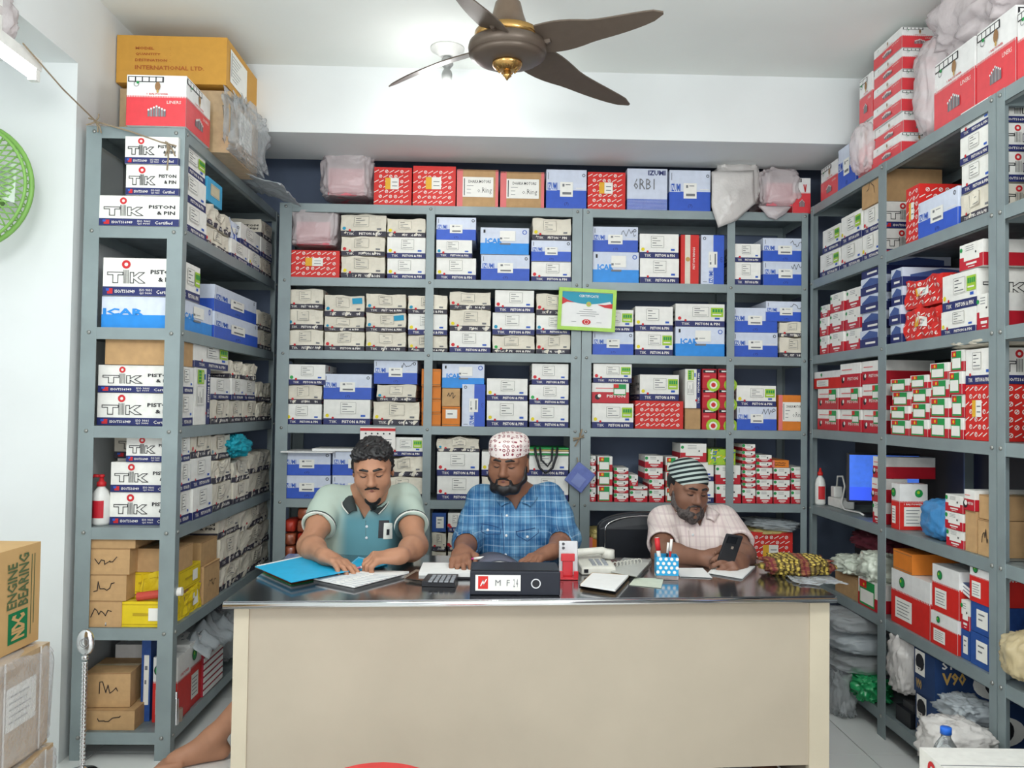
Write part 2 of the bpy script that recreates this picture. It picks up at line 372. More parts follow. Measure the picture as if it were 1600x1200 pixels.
LOOK = dict(I='blue and white piston box', J='sky-blue and white piston box', R='red box with white rings', C='brown cardboard box', X='large white and blue box', W='white and red ring box',
  G='green-labelled red and white box', Q='red and white piston box', L='white and coral-red liner box', K='red box with green arc', T='upright red box, cream stripe', N='flat navy-striped box', V='navy box with round picture',
  Y='yellow parts box', Z='white-topped red box', F='yellow-green patterned box', O='orange cardboard box', U='small sky-blue box', H='orange-brown printed carton', B='dark brown cardboard box', D='small blue box')
DN = dict(y='yellow', r='red', b='blue', n='green')
def look(t, fl):
    if t == 'P':
        dot = [DN[c] for c in fl if c in DN]; s = 'aged cream' if 'o' in fl else 'white'
        if 'v' in fl: return 'upright white piston box'
        if 'g' in fl: return s+' piston box, lime label'
        return s+' piston box'+(', %s dot' % dot[0] if dot else '')
    s = LOOK[t]
    if 'v' in fl and t == 'I': s = 'upright '+s
    return s
CNT = [0]
def carton(t, fl, w, d, h, loc, rz, label, group, cat='box', tilt=0):
    """one carton: body with its print; stickers and paper labels are parts of it"""
    CNT[0] += 1; sd = CNT[0]; fn, base = DES[t]; r = random.Random(sd)
    if 'o' in fl and t == 'P': base = CREAM
    stand = 'v' in fl
    W, H = (h, w) if stand else (w, h)
    amp = .0028 if 'o' in fl or 'c' in fl else 0
    if 'c' in fl: amp = .0065
    df = None
    if amp:
        ph = [r.uniform(0, 6) for _ in range(6)]
        def df(p):
            p = np.array(p, float); x, y, z = p[..., 0], p[..., 1], p[..., 2]
            q = p.copy(); q[..., 1] += amp*(np.sin(x*38+ph[0])*np.sin(z*55+ph[1])*.7+.8+.5*np.sin(x*90+z*60+ph[4]))
            q[..., 2] += (z/max(H, .01))*amp*(np.sin(x*30+ph[2])+.6*np.sin(x*70+y*40+ph[3])-.9)
            q[..., 0] += amp*.5*np.sin(z*70+ph[5]); return q
    B = MB()
    def body(mb, W, D, H):
        if df is None:
            j = lambda: r.uniform(-.0008, .0008)
            mb.box(0, 0, 0, W, D, H, base)
            # closing seam and lid edge standing a little proud
            mb.box(-.0008, D*.495, H, W+.0008, D*.505, H+.0012, INK if t in 'RVK' else GREYI)
        else:
            nx, nz = 9, 6
            def grid(fn2, nu, nv, flip=False):
                g = np.array([fn2(i/nu, k/nv) for k in range(nv+1) for i in range(nu+1)], float); g = df(g)
                F = [(k*(nu+1)+i, k*(nu+1)+i+1, (k+1)*(nu+1)+i+1, (k+1)*(nu+1)+i) for k in range(nv) for i in range(nu)]
                mb.add(g, [f[::-1] for f in F] if flip else F, base)
            grid(lambda a, b: (a*W, 0, b*H), nx, nz); grid(lambda a, b: (a*W, D, b*H), nx, nz, True)
            grid(lambda a, b: (0, D-a*D, b*H), nx, nz); grid(lambda a, b: (W, a*D, b*H), nx, nz)
            grid(lambda a, b: (a*W, b*D, H), nx, nx); grid(lambda a, b: (a*W, D-b*D, 0), nx, nx)
    A = Art(W, d, H, df); A.mb = B
    body(B, W, d, H); fn(A, fl, sd)
    cat_o = B.build(NAME[t])
    tag(cat_o, label, cat, group)
    def kid(name, f):
        K_ = Art(W, d, H, df); f(K_); o = K_.mb.build(name, cat_o)
        return o
    if t == 'P':
        x = .33+r.uniform(-.06, .04)
        if 'g' in fl:
            kid('paper_label', lambda a: paperlabel(a, 'f', .34, .42, .68, .88)); kid('lime_sticker', lambda a: (a.rect('f', .72, .44, .97, .84, LIME, .0028), [a.rect('f', .75+.055*i, .64, .79+.055*i, .78, GREEN, .0036) for i in range(4)], a.rect('f', .75, .52, .93, .56, WPRINT, .0036)))
        else: kid('paper_label', lambda a: paperlabel(a, 'f', x, .42, x+.34, .92, 4, CREAM if 'o' in fl else LBL))
        for c in fl:
            if c in DOTS: kid('round_sticker', lambda a: a.disc('f', .08, .36, min(.009, H*.09), DOTS[c], .003))
        if 't' in fl: kid('price_sticker', lambda a: a.rect('f', .7, .62, .95, .9, DOTS['b'], .004))
    elif t == 'I' or t == 'J':
        kid('paper_label', lambda a: (a.rect('f', .34 if t == 'I' else .4, .3 if t == 'I' else .5, .66 if t == 'I' else .72, .68 if t == 'I' else .88, LBL, .003), a.rect('f', .4, .56, .45, .63, GREYI, .0036),
            a.rect('f', .48, .6, .6, .62, GREYI, .0036), a.rect('f', .4, .36, .62, .42, GREYI, .0036)))
        if 'w' in fl: A2 = kid('handwriting', lambda a: a.scribble('f', .62, .62, .96, .92, INK, 10, sd, .0022))
    elif t == 'R' and 'x' not in fl:
        kid('paper_label', lambda a: (a.rect('f', .3, .42, .66, .72, LBL, .003), a.rect('f', .3, .42, .44, .72, M('label_amber', (232, 176, 50)), .0036), a.rect('f', .48, .5, .62, .52, GREYI, .0036), a.rect('f', .48, .6, .62, .62, GREYI, .0036)))
    elif t in 'CH' and 'p' in fl:
        kid('paper_label', lambda a: (a.rect('f', .14, .26, .88, .8, LBL, .003), a.rect('f', .17, .3, .19, .76, INK, .0036), a.text('f', 'DHAKA MOTORS', .28, .64, .82, .72, INK, .01, .0036),
            a.rect('f', .24, .56, .4, .575, GREYI, .0036), a.rect('f', .24, .46, .34, .475, GREYI, .0036), a.rect('f', .24, .36, .34, .375, GREYI, .0036), a.text('f', 'o.Ring', .5, .34, .84, .52, INK, -.01, .0036)))
    if stand:
        # turned on its end: local x of the design points up
        cat_o.rotation_mode = 'XYZ'
        Rm = Matrix.Rotation(rz, 4, 'Z') @ Matrix(((0, -1, 0, w), (0, 0, 0, 0), (0, 0, 0, 0), (0, 0, 0, 1)))
        Rs = Matrix(((0, 0, -1, w), (0, 1, 0, 0), (1, 0, 0, 0), (0, 0, 0, 1)))   # design x -> up, design z -> -x
        cat_o.matrix_world = Matrix.Translation(loc) @ Matrix.Rotation(rz, 4, 'Z') @ Rs
    else:
        cat_o.matrix_world = Matrix.Translation(loc) @ Matrix.Rotation(rz, 4, 'Z') @ Matrix.Rotation(tilt, 4, 'Y')
    return cat_o
# ---------------- room ----------------
WALLM = M('wall_paint', (226, 230, 230), rough=.7, var=.02, scale=3); CEILM = M('ceiling_paint', (232, 236, 232), rough=.8, var=.015, scale=3)
SLATE = M('wall_slate_paint', (112, 126, 150), rough=.8, var=.06, scale=4); DARKW = M('wall_shelf_paint', (96, 94, 96), rough=.85, var=.1, scale=3)
def slab(name, x0, y0, z0, x1, y1, z1, m, bev=0):
    b = MB(); b.box(x0, y0, z0, x1, y1, z1, m); o = b.build(name); o['kind'] = 'structure'
    return o
fl = slab('floor', -2.7, -1.5, -.1, 2.2, 4.8, -.012, M('grout', (150, 150, 146), rough=.9))
TILE = M('floor_tile', (238, 240, 238), rough=.22, var=.02, scale=2, coat=.3)
for i in range(9):
    for k in range(11):
        x0, y0 = -2.7+i*.6, -1.5+k*.6
        if x0 > 2.1 or y0 > 4.7: continue
        b = MB(); b.box(x0+.002, y0+.002, -.012, min(x0+.598, 2.2), min(y0+.598, 4.8), 0, TILE); o = b.build('tile', fl)
slab('ceiling', -2.7, -1.5, 2.95, 2.2, 4.8, 3.05, CEILM)
slab('wall_back', -2.7, 4.69, 0, 2.2, 4.8, 2.95, SLATE)
slab('wall_right', 2.06, -1.5, 0, 2.2, 4.69, 2.95, DARKW)
slab('wall_left', -1.72, 3.6, 0, -1.61, 4.69, 2.64, WALLM)
slab('trim_1', -2.7, 3.95, 2.63, 2.06, 4.39, 2.95, WALLM)['label'] = 'white ceiling beam over the back shelves'
slab('trim_2', -2.1, -1.5, 2.63, -1.585, 3.95, 2.95, WALLM)['label'] = 'white beam along the left side'
slab('trim_3', -2.7, 3.19, 0, -1.585, 3.6, 2.63, WALLM)['label'] = 'white pillar beside the left rack'
slab('wall_left_front', -2.7, -1.5, 0, -2.6, 3.19, 2.95, WALLM)

# ---------------- slotted steel racks ----------------
STEEL = M('rack_steel_grey', (140, 153, 155), rough=.42, metal=.15, var=.07, scale=7, spec=.5)
STEELD = M('rack_scuffed', (134, 146, 148), rough=.45, metal=.2, var=.16, scale=18)
BOLTM = M('bolt_zinc', (150, 152, 148), rough=.35, metal=.6, var=0)
ZL = [2.4, 2.018, 1.63, 1.2555, .8714, .4939, .105]; ZB = [2.378, 1.998, 1.6235, 1.244, .866, .49, .11]
YB, XR, XL = 4.302, 1.643, -1.19
_bolt = None
def bolt(parent, p, n):
    global _bolt
    if _bolt is None:
        b = MB(); b.lathe([(.0075, 0), (.0075, .003), (.005, .0055), (.001, .006)], BOLTM, n=8); o = b.build('bolt', parent, True); _bolt = o.data
    else:
        o = bpy.data.objects.new('bolt', _bolt); COL.objects.link(o); o.parent = parent
    q = Vector((0, 0, 1)).rotation_difference(Vector(n)); o.rotation_mode = 'QUATERNION'; o.rotation_quaternion = q; o.location = p
def rack(label, origin, rz, L, depth, levels, posts, H, ends=None, group='grey slotted shelving racks'):
    """rack in its own frame: x along the front, y into the depth, front at y=0; posts: list of (x0,x1,side flange dir)"""
    R = empty('shelving_rack', origin, label, 'shelf', group, rz)
    for (a, b_, fl_) in posts:
        m = MB(); m.box(a, -.003, 0, b_, 0, H, STEEL)
        if fl_ > 0: m.box(a, 0, 0, a+.003, .035, H, STEEL)
        elif fl_ < 0: m.box(b_-.003, 0, 0, b_, .035, H, STEEL)
        m.build('post', R)
        if b_-a > .03:
            m = MB(); m.box(a, depth, 0, b_, depth+.003, H, STEEL)
            if fl_ > 0: m.box(a, depth-.035, 0, a+.003, depth, H, STEEL)
            else: m.box(b_-.003, depth-.035, 0, b_, depth, H, STEEL)
            m.build('post', R)
        for z in levels: bolt(R, ((a+b_)/2, -.003, z-.018), (0, -1, 0))
    for z in levels:
        m = MB(); t = .0015
        m.box(.003, .002, z-t, L-.003, depth-.002, z, STEELD)
        m.box(.003, .0005, z-.045, L-.003, .002, z, STEEL); m.box(.003, .0005, z-.045, L-.003, .02, z-.0435, STEEL)
        m.box(.003, depth-.002, z-.045, L-.003, depth-.0005, z, STEEL)
        m.box(.003, .002, z-.045, .0045, depth-.002, z, STEEL); m.box(L-.0045, .002, z-.045, L-.003, depth-.002, z, STEEL)
        m.build('shelf', R)
    return R
sx = lambda px, z=1.6: solve(px, 1, YB, z)
bx0, bx1, bx2, bx3 = sx(430, 1.2), sx(907.5), sx(908.5), 1.638
pB = lambda px, z=1.6: sx(px, z)-bx0
rack('grey steel rack on back wall, left of the certificate', (bx0, YB, 0), 0, bx1-bx0, .365, ZB, [(0, pB(452)-.0, 1), (pB(663), pB(676), 0), (pB(892), bx1-bx0, -1)], 2.378)
rack('grey steel rack on back wall, right of the certificate', (bx2, YB, 0), 0, bx3-bx2, .365, ZB, [(0, sx(924)-bx2, 1), (sx(1135)-bx2, sx(1147)-bx2, 0), (bx3-bx2-.033, bx3-bx2, -1)], 2.378)
LR = rack('grey steel rack standing along the left wall beside the pillar', (XL, 3.22, 0), math.pi/2, 1.43, .367, ZL, [(.004, .045, 0), (1.385, 1.43, -1)], 2.4)
# end face of the left rack, turned to the shop: wide front flanges and end rails
m = MB(); m.box(0, -.0035, 0, .0035, .055, 2.401, STEEL); m.build('post', LR); m = MB(); m.box(0, .312, 0, .0035, .3705, 2.401, STEEL); m.build('post', LR)
for z in ZL: bolt(LR, (0, .03, z-.02), (-1, 0, 0)); bolt(LR, (0, .34, z-.02), (-1, 0, 0)); m = MB(); m.box(.0005, .055, z-.045, .003, .312, z, STEEL); m.build('end_rail', LR)
ryf, ryn = 4.27, 2.722
RRK = rack('grey steel rack along the right wall with computer screen', (XR, ryf, 0), -math.pi/2, ryf-ryn+.04, .365, ZL,
   [(0, .03, 1), (ryf-solve(1373, 0, XR, 1.6), ryf-solve(1385, 0, XR, 1.6), 0), (ryf-ryn, ryf-ryn+.04, -1)], 2.4)
RR2 = rack('nearest grey steel rack at the right edge', (XR, ryn-.046, 0), -math.pi/2, .95, .365, ZL, [(0, .04, 1), (.91, .95, -1)], 2.4)

# ---------------- cartons on the racks ----------------
ORD = ['first', 'second', 'third', 'fourth', 'fifth', 'sixth', 'seventh', 'eighth', 'ninth', 'tenth', 'eleventh', 'twelfth']
SHELF = ['rack top', 'top shelf', 'second shelf', 'third shelf', 'fourth shelf', 'fifth shelf', 'bottom shelf']
DEPTH = dict(P=.31, I=.31, J=.31, R=.3, C=.28, X=.3, W=.2, G=.16, Q=.24, L=.34, K=.2, T=.3, N=.32, V=.34, Y=.22, Z=.3, F=.25, O=.28, U=.2, H=.26, B=.2, D=.2)
rb = random.Random(11)
def level_words(i, n):
    if n == 2: return ('bottom', 'top')[i]
    if n == 3: return ('bottom', 'middle', 'top')[i]
    return 'bottom' if i == 0 else 'top' if i == n-1 else ORD[i]+' up'
def stacks(rk, lv, bay, rows, first=0, back=0.0):
    z0 = (ZB if rk == 'B' else ZL)[lv]
    for si, (xa, xb, items) in enumerate(rows):
        z = z0+.001; n = len(items)
        for i, it in enumerate(items):
            p = it.split('/'); t, fl_, top = p[0], p[1], float(p[2]); a, b_ = (float(p[3]), float(p[4])) if len(p) > 4 else (xa, xb)
            set_ = .008+rb.uniform(0, .012)+back
            zm = z+.05
            if rk == 'B': u0, u1 = solve(a, 1, YB, zm), solve(b_, 1, YB, zm)
            else:
                X = XR if rk == 'R' else XL; u0, u1 = solve(a, 0, X, zm), solve(b_, 0, X, zm)
            w = abs(u1-u0)-.004
            if top > 5: h = hit((a+b_)/2, top, 1, YB)[2]-z-.0015
            else: h = top
            d = DEPTH[t]-rb.uniform(0, .02)
            if 's' in fl_: d = .2
            if 'm' in fl_: d = .26
            if 'q' in fl_: d = .14
            if 'j' in fl_: d = .115
            wob = rb.uniform(-.006, .006)
            pos = (level_words(i, n)+' of '+ORD[si+first]+' stack') if n > 1 else ORD[si+first]+' along'
            lab = '%s, %s, %s, %s' % (look(t, fl_), pos, SHELF[lv], bay)
            grp = '%s on %s' % ({'P': 'white piston boxes', 'I': 'blue and white piston boxes', 'J': 'blue and white piston boxes', 'W': 'small white and red boxes', 'G': 'green-labelled boxes'}.get(t, LOOK.get(t, 'box')+' cartons'),
                 {'B': 'the back racks', 'R': 'the right racks', 'L': 'the left rack'}[rk])
            if rk == 'B': loc, rz = (u0+.002, YB+set_, z), wob
            elif rk == 'R': loc, rz = (XR+set_, u0-.002, z), -math.pi/2+wob
            else: loc, rz = (XL-set_, u0+.002, z), math.pi/2+wob
            carton(t, fl_, w, d, h, loc, rz, lab, grp)
            z += h+.002
A_, B_, C_, D_ = 'far-left back bay', 'mid-left back bay', 'mid-right back bay', 'far-right back bay'
# back racks
stacks('B', 0, A_, [(583, 643, ['R//260']), (644, 712, ['R//258'])])
stacks('B', 0, B_, [(713, 779, ['C/pk/264']), (781, 851, ['C/pk/267']), (853, 917, ['I//264'])])
stacks('B', 0, C_, [(918, 978, ['R//268']), (980, 1044, ['X//262']), (1046, 1111, ['I//265'])])
stacks('B', 0, D_, [(1239, 1268, ['L/T/277'])])
stacks('B', 1, A_, [(453, 530, ['R//390']), (532, 601, ['P/oy/399', 'P/or/368', 'P/ob/333/531/603']), (604, 665, ['P/y/403', 'P/y/370', 'P/oy/340'])])
stacks('B', 1, B_, [(681, 744, ['P/y/402', 'P/b/374/681/738', 'I//338']), (751, 828, ['I//397', 'J//355/750/827']), (830, 893, ['P/r/408', 'I//375', 'P/yo/340/832/893'])])
stacks('B', 1, C_, [(926, 999, ['J//393', 'I/w/353/926/998']), (1000, 1062, ['P//403', 'P/y/364']), (1064, 1093, ['T//366']), (1096, 1133, ['I/v/366'])])
stacks('B', 1, D_, [(1148, 1190, ['P//409', 'P//380']), (1193, 1263, ['I/w/408', 'I/w/371'])])
stacks('B', 2, A_, [(447, 504, ['P/o/514', 'P/ob/482', 'P/o/450']), (506, 569, ['P/or/517', 'P/ob/494', 'P/obt/460']), (571, 634, ['P/oy/518', 'P/obt/488', 'P/ob/458']), (637, 699, ['P/oy/523', 'P/y/490', 'P/ob/460'])])
stacks('B', 2, B_, [(702, 767, ['P/r/517', 'P/yo/483', 'P/or/455']), (769, 836, ['P/on/523', 'P/b/488', 'P/r/453/773/835']), (838, 892, ['P/or/522', 'P/b/492', 'P/or/458'])])
stacks('B', 2, C_, [(926, 991, ['I//518', 'P/gr/483']), (993, 1053, ['P/gy/517', 'P/y/478']), (1056, 1134, ['J//510', 'P/gr/474'])])
stacks('B', 2, D_, [(1146, 1217, ['I//519', 'I//480']), (1219, 1262, ['P/o/526', 'P/o/502', 'I/w/470/1198/1262'])])
stacks('B', 3, A_, [(445, 502, ['P/y/631', 'P/o/601', 'P/n/569/450/508']), (504, 578, ['P/y/624', 'I//584/504/580']), (582, 655, ['P/yo/627', 'P/bo/600/588/650', 'I/w/562/583/652']), (658, 689, ['O//645', 'O//624', 'O//603', 'O//576'])])
stacks('B', 3, B_, [(690, 719, ['O/l/635', 'C/h/606', 'J//568/690/757']), (721, 758, ['I/v/600']), (760, 825, ['P/y/626', 'P/y/591']), (827, 889, ['P/y/632', 'P/n/601', 'P/r/568/831/889'])])
stacks('B', 3, C_, [(925, 991, ['P/gy/630', 'Q/g/598/925/984', 'P/gr/568/927/988']), (993, 1069, ['R/x/626', 'P/gy/585/1000/1062']), (1071, 1096, ['C//638', 'P/gv/576']), (1098, 1121, ['K//638', 'K//607', 'K//576']), (1123, 1149, ['K//638', 'K//607', 'K//576'])])
stacks('B', 3, D_, [(1152, 1215, ['I/w/635', 'P/gy/602']), (1217, 1262, ['H/p/617'])])
stacks('B', 4, A_, [(441, 516, ['I//743', 'I//706']), (518, 592, ['I//743', 'I//706']), (600, 661, ['P/o/745', 'P/co/713', 'P/g/683/605/661'])])
stacks('B', 4, B_, [(682, 749, ['P/r/744', 'P/r/706', 'P/cob/683']), (752, 812, ['P/o/744', 'P/y/706']), (821, 889, ['P//744', 'P//706'])])
stacks('B', 4, C_, [(921, 932, ['W//762', 'W//744', 'W//728', 'W//712']), (934, 958, ['G//759', 'G//737', 'G//713']), (960, 983, ['W//771', 'W//761', 'W//751', 'W//741', 'W//731']), (985, 1013, ['W//766', 'W//760', 'W//742/984/998']),
   (1015, 1039, ['W//765', 'W//749', 'W//731/1008/1037', 'W//712/1008/1037']), (1041, 1061, ['G//762', 'G//738', 'G//714']), (1063, 1117, ['P//752', 'P//722', 'W//693/1063/1105']), (1119, 1159, ['W//757', 'W//727', 'F//702/1107/1151'])])
stacks('B', 4, D_, [(1161, 1182, ['W//763', 'W//755', 'W//746', 'W//735', 'W//725', 'W//715', 'W//705', 'W//694']), (1183, 1208, ['W//766', 'W//749', 'W//731', 'W//722', 'W//711']), (1210, 1236, ['W//767', 'W//750', 'W//731', 'H//719/1208/1235']), (1238, 1260, ['W//766', 'W//748', 'W//730'])])
stacks('B', 5, B_, [(674, 697, ['P/o/862', 'P/o/832', 'D//802']), (699, 722, ['P/o/862', 'P/or/832', 'P/r/802'])])
stacks('B', 5, C_, [(919, 962, ['H//840'])])
stacks('B', 5, D_, [(1172, 1240, ['R//832'])])
# left rack
E_ = 'left rack'
stacks('L', 1, E_, [(284, 326, ['P//.115', 'P/bs/.115', 'P/gs/.105']), (327, 365, ['P/or/.085', 'P/oc/.09', 'U//.1/327/350']), (366, 392, ['P//.09', 'I/c/.09/366/378']), (393, 410, ['P/y/.09', 'P//.1/380/410']), (411, 428, ['P/o/.09', 'P//.1', 'P/o/.09'])])
stacks('L', 2, E_, [(284, 336, ['J//.12', 'P/g/.145/284/316']), (338, 405, ['I//.115', 'I//.115/340/404']), (407, 428, ['P/o/.1', 'P/o/.1'])])
stacks('L', 3, E_, [(284, 307, ['P//.125', 'P//.105', 'C//.105']), (309, 333, ['P/gv/.235', 'P/g/.11/309/362']), (335, 364, ['P/o/.105', 'P//.095']), (366, 385, ['P/o/.105', 'P//.1', 'P/oc/.08']), (386, 405, ['P/o/.105', 'P//.1', 'P/oc/.08']), (406, 428, ['P/oc/.1', 'P/oc/.1'])])
stacks('L', 4, E_, [(284, 302, ['P/m/.125', 'P/m/.115', 'P/s/.1']), (304, 335, ['P//.125', 'P//.12', 'P/or/.11']), (337, 366, ['P/o/.12', 'P/oc/.1', 'P/ob/.11']), (368, 392, ['P/o/.1', 'P/oc/.1']), (394, 428, ['P/o/.12', 'P/oc/.1'])])
stacks('L', 5, E_, [(284, 319, ['Y/c/.105', 'Y//.085', 'C//.09/284/306']), (321, 346, ['C/h/.16', 'C//.1']), (348, 380, ['P/oc/.11', 'P/o/.13', 'P/o/.1']), (382, 426, ['P/oc/.11', 'P/oc/.11', 'P/oc/.11'])])
stacks('L', 6, E_, [(300, 325, ['Z//.26'])])
# right rack
N_, G_ = 'right rack near bay', 'right rack far bay'
stacks('R', 0, G_, [(1277, 1304, ['L/b/.17']), (1305, 1333, ['I//.2']), (1335, 1359, ['L/b/.24', 'L/b/.2/1340/1360'])])
stacks('R', 0, N_, [(1361, 1405, ['L/q/.085', 'L/q/.085', 'L/q/.085', 'L/q/.085', 'L/q/.085', 'L/q/.085']), (1454, 1517, ['L/b/.255']), (1519, 1580, ['L/b/.255'])])
stacks('R', 1, G_, [(1276, 1306, ['P/g/.115', 'P/g/.115/1280/1307']), (1308, 1341, ['P/r/.115', 'P/gy/.13/1309/1341']), (1343, 1371, ['P/y/.115', 'P/r/.115', 'C/h/.14'])])
stacks('R', 1, N_, [(1408, 1429, ['R//.225']), (1431, 1493, ['I//.14']), (1496, 1544, ['P/o/.1', 'P//.1', 'P//.095', 'P//.09'])])
stacks('R', 2, G_, [(1278, 1291, ['W//.09', 'W//.09', 'W//.06']), (1293, 1314, ['W//.095', 'W//.095', 'W//.09']), (1316, 1339, ['W//.095', 'W//.095', 'W//.09']), (1341, 1372, ['N//.075', 'N//.075', 'N//.075', 'N//.075', 'N//.075'])])
stacks('R', 2, N_, [(1386, 1404, ['N//.075', 'N//.075', 'N//.075', 'N//.075']), (1406, 1463, ['R/c/.125', 'R/c/.115']), (1465, 1520, ['P/y/.085', 'P/gy/.13', 'W//.09/1493/1530']), (1521, 1544, ['W//.12'])])
stacks('R', 3, G_, [(1274, 1306, ['Q/g/.1', 'Q/g/.1', 'Z//.085/1268/1310']), (1308, 1340, ['Q/g/.1', 'Q/g/.1', 'Q//.11']), (1342, 1371, ['Q/g/.1', 'Q/g/.11', 'Q//.1'])])
stacks('R', 3, N_, [(1387, 1416, ['G//.06', 'G//.055', 'G//.055', 'G//.05']), (1418, 1446, ['G//.065', 'G//.06', 'G//.055', 'G//.05']), (1448, 1477, ['G//.075', 'G//.07', 'G//.065', 'G//.06']), (1479, 1500, ['G//.075', 'G//.08', 'G//.08', 'G//.075']), (1502, 1543, ['R//.19', 'P//.12'])])
stacks('R', 4, G_, [(1357, 1371, ['W/j/.09', 'Q/j/.1', 'Q//.09'])])
stacks('R', 4, N_, [(1386, 1399, ['Z/j/.185']), (1472, 1500, ['W//.06', 'W//.06', 'W//.06']), (1502, 1519, ['C//.14', 'Q//.07']), (1521, 1543, ['C/h/.12', 'C//.08'])])
stacks('R', 5, G_, [(1300, 1335, ['C//.1']), (1337, 1370, ['G//.12'])])
stacks('R', 5, N_, [(1387, 1448, ['Z//.215', 'O//.08/1390/1420']), (1450, 1492, ['Z//.12', 'Z//.17']), (1494, 1508, ['D//.1', 'W//.1']), (1510, 1543, ['D//.11', 'D//.1', 'Z//.14'])])
stacks('R', 6, N_, [(1424, 1457, ['V//.17', 'V//.17'])])
stacks('R', 0, 'rack beyond the near bay', [(1583, 1640, ['L/b/.22'])])
for lv, its in ((1, ['I//.12', 'P/r/.12']), (2, ['I//.11', 'C//.12']), (3, ['C//.17']), (4, ['I//.16', 'I//.15', 'Q//.06']), (5, ['D//.1', 'C//.12'])):
    stacks('R', lv, 'rack at right edge', [(1598, 1660, its)])
# ---------------- smooth implicit bodies, meshed by surface nets ----------------
def V3(*a): return np.array(a if len(a) == 3 else a[0], float)
def rotm(pitch=0, yaw=0, roll=0):
    """figure frame: x its image right, -y the way it faces, z up; pitch>0 nods down, yaw>0 turns face to image right"""
    a, b, c = pitch, yaw, roll
    Rx = np.array([[1, 0, 0], [0, math.cos(a), -math.sin(a)], [0, math.sin(a), math.cos(a)]])
    Rz = np.array([[math.cos(b), -math.sin(b), 0], [math.sin(b), math.cos(b), 0], [0, 0, 1]])
    Ry = np.array([[math.cos(c), 0, math.sin(c)], [0, 1, 0], [-math.sin(c), 0, math.cos(c)]])
    return Rz @ Rx @ Ry
def smin(a, b, k):
    if k <= 0: return np.minimum(a, b)
    h = np.maximum(k-np.abs(a-b), 0)/k; return np.minimum(a, b)-h*h*k*.25
def smax(a, b, k): return -smin(-a, -b, k)
class SDF:
    """ordered list of (op, fn, k)"""
    def __init__(s): s.ops = []; s.lo = np.full(3, 1e9); s.hi = np.full(3, -1e9)
    def _b(s, p, r): s.lo = np.minimum(s.lo, np.array(p)-r); s.hi = np.maximum(s.hi, np.array(p)+r)
    def cap(s, a, b, ra, rb, k=.02, op='+'):
        a, b = V3(a), V3(b)
        if op == '+': s._b(a, ra); s._b(b, rb)
        ba = b-a; L2 = max(ba@ba, 1e-9)
        def f(P):
            pa = P-a; h = np.clip((pa @ ba)/L2, 0, 1); return np.sqrt(((pa-h[:, None]*ba)**2).sum(1))-(ra+(rb-ra)*h)
        s.ops.append((op, f, k)); return s
    def chain(s, pts, rs, k=.02):
        for i in range(len(pts)-1): s.cap(pts[i], pts[i+1], rs[i], rs[i+1], k)
        return s
    def ell(s, c, r, R=None, k=.02, op='+'):
        c, r = V3(c), V3(r)
        if op == '+': s._b(c, r.max())
        def f(P):
            q = P-c
            if R is not None: q = q @ R
            k0 = np.sqrt(((q/r)**2).sum(1)); k1 = np.sqrt(((q/(r*r))**2).sum(1))+1e-9; return k0*(k0-1)/k1
        s.ops.append((op, f, k)); return s
    def box(s, c, r, R=None, rd=.01, k=.02, op='+'):
        c, r = V3(c), V3(r)
        if op == '+': s._b(c, np.linalg.norm(r))
        def f(P):
            q = P-c
            if R is not None: q = q @ R
            q = np.abs(q)-(r-rd); return np.sqrt((np.maximum(q, 0)**2).sum(1))+np.minimum(q.max(1), 0)-rd
        s.ops.append((op, f, k)); return s
    def plane(s, p, n, k=.004):
        """keep the side against the normal"""
        p, n = V3(p), V3(n); n = n/np.linalg.norm(n); s.ops.append(('&', lambda P: (P-p) @ n, k)); return s
    def fn(s, f, op='+', k=.01): s.ops.append((op, f, k)); return s
    def warp(s, f): s.ops.append(('w', f, 0)); return s
    def __call__(s, P):
        d = np.full(len(P), 1e3)
        for op, f, k in s.ops:
            if op == 'w': d = d+f(P); continue
            e = f(P)
            d = smin(d, e, k) if op == '+' else smax(d, -e, k) if op == '-' else smax(d, e, k)
        return d
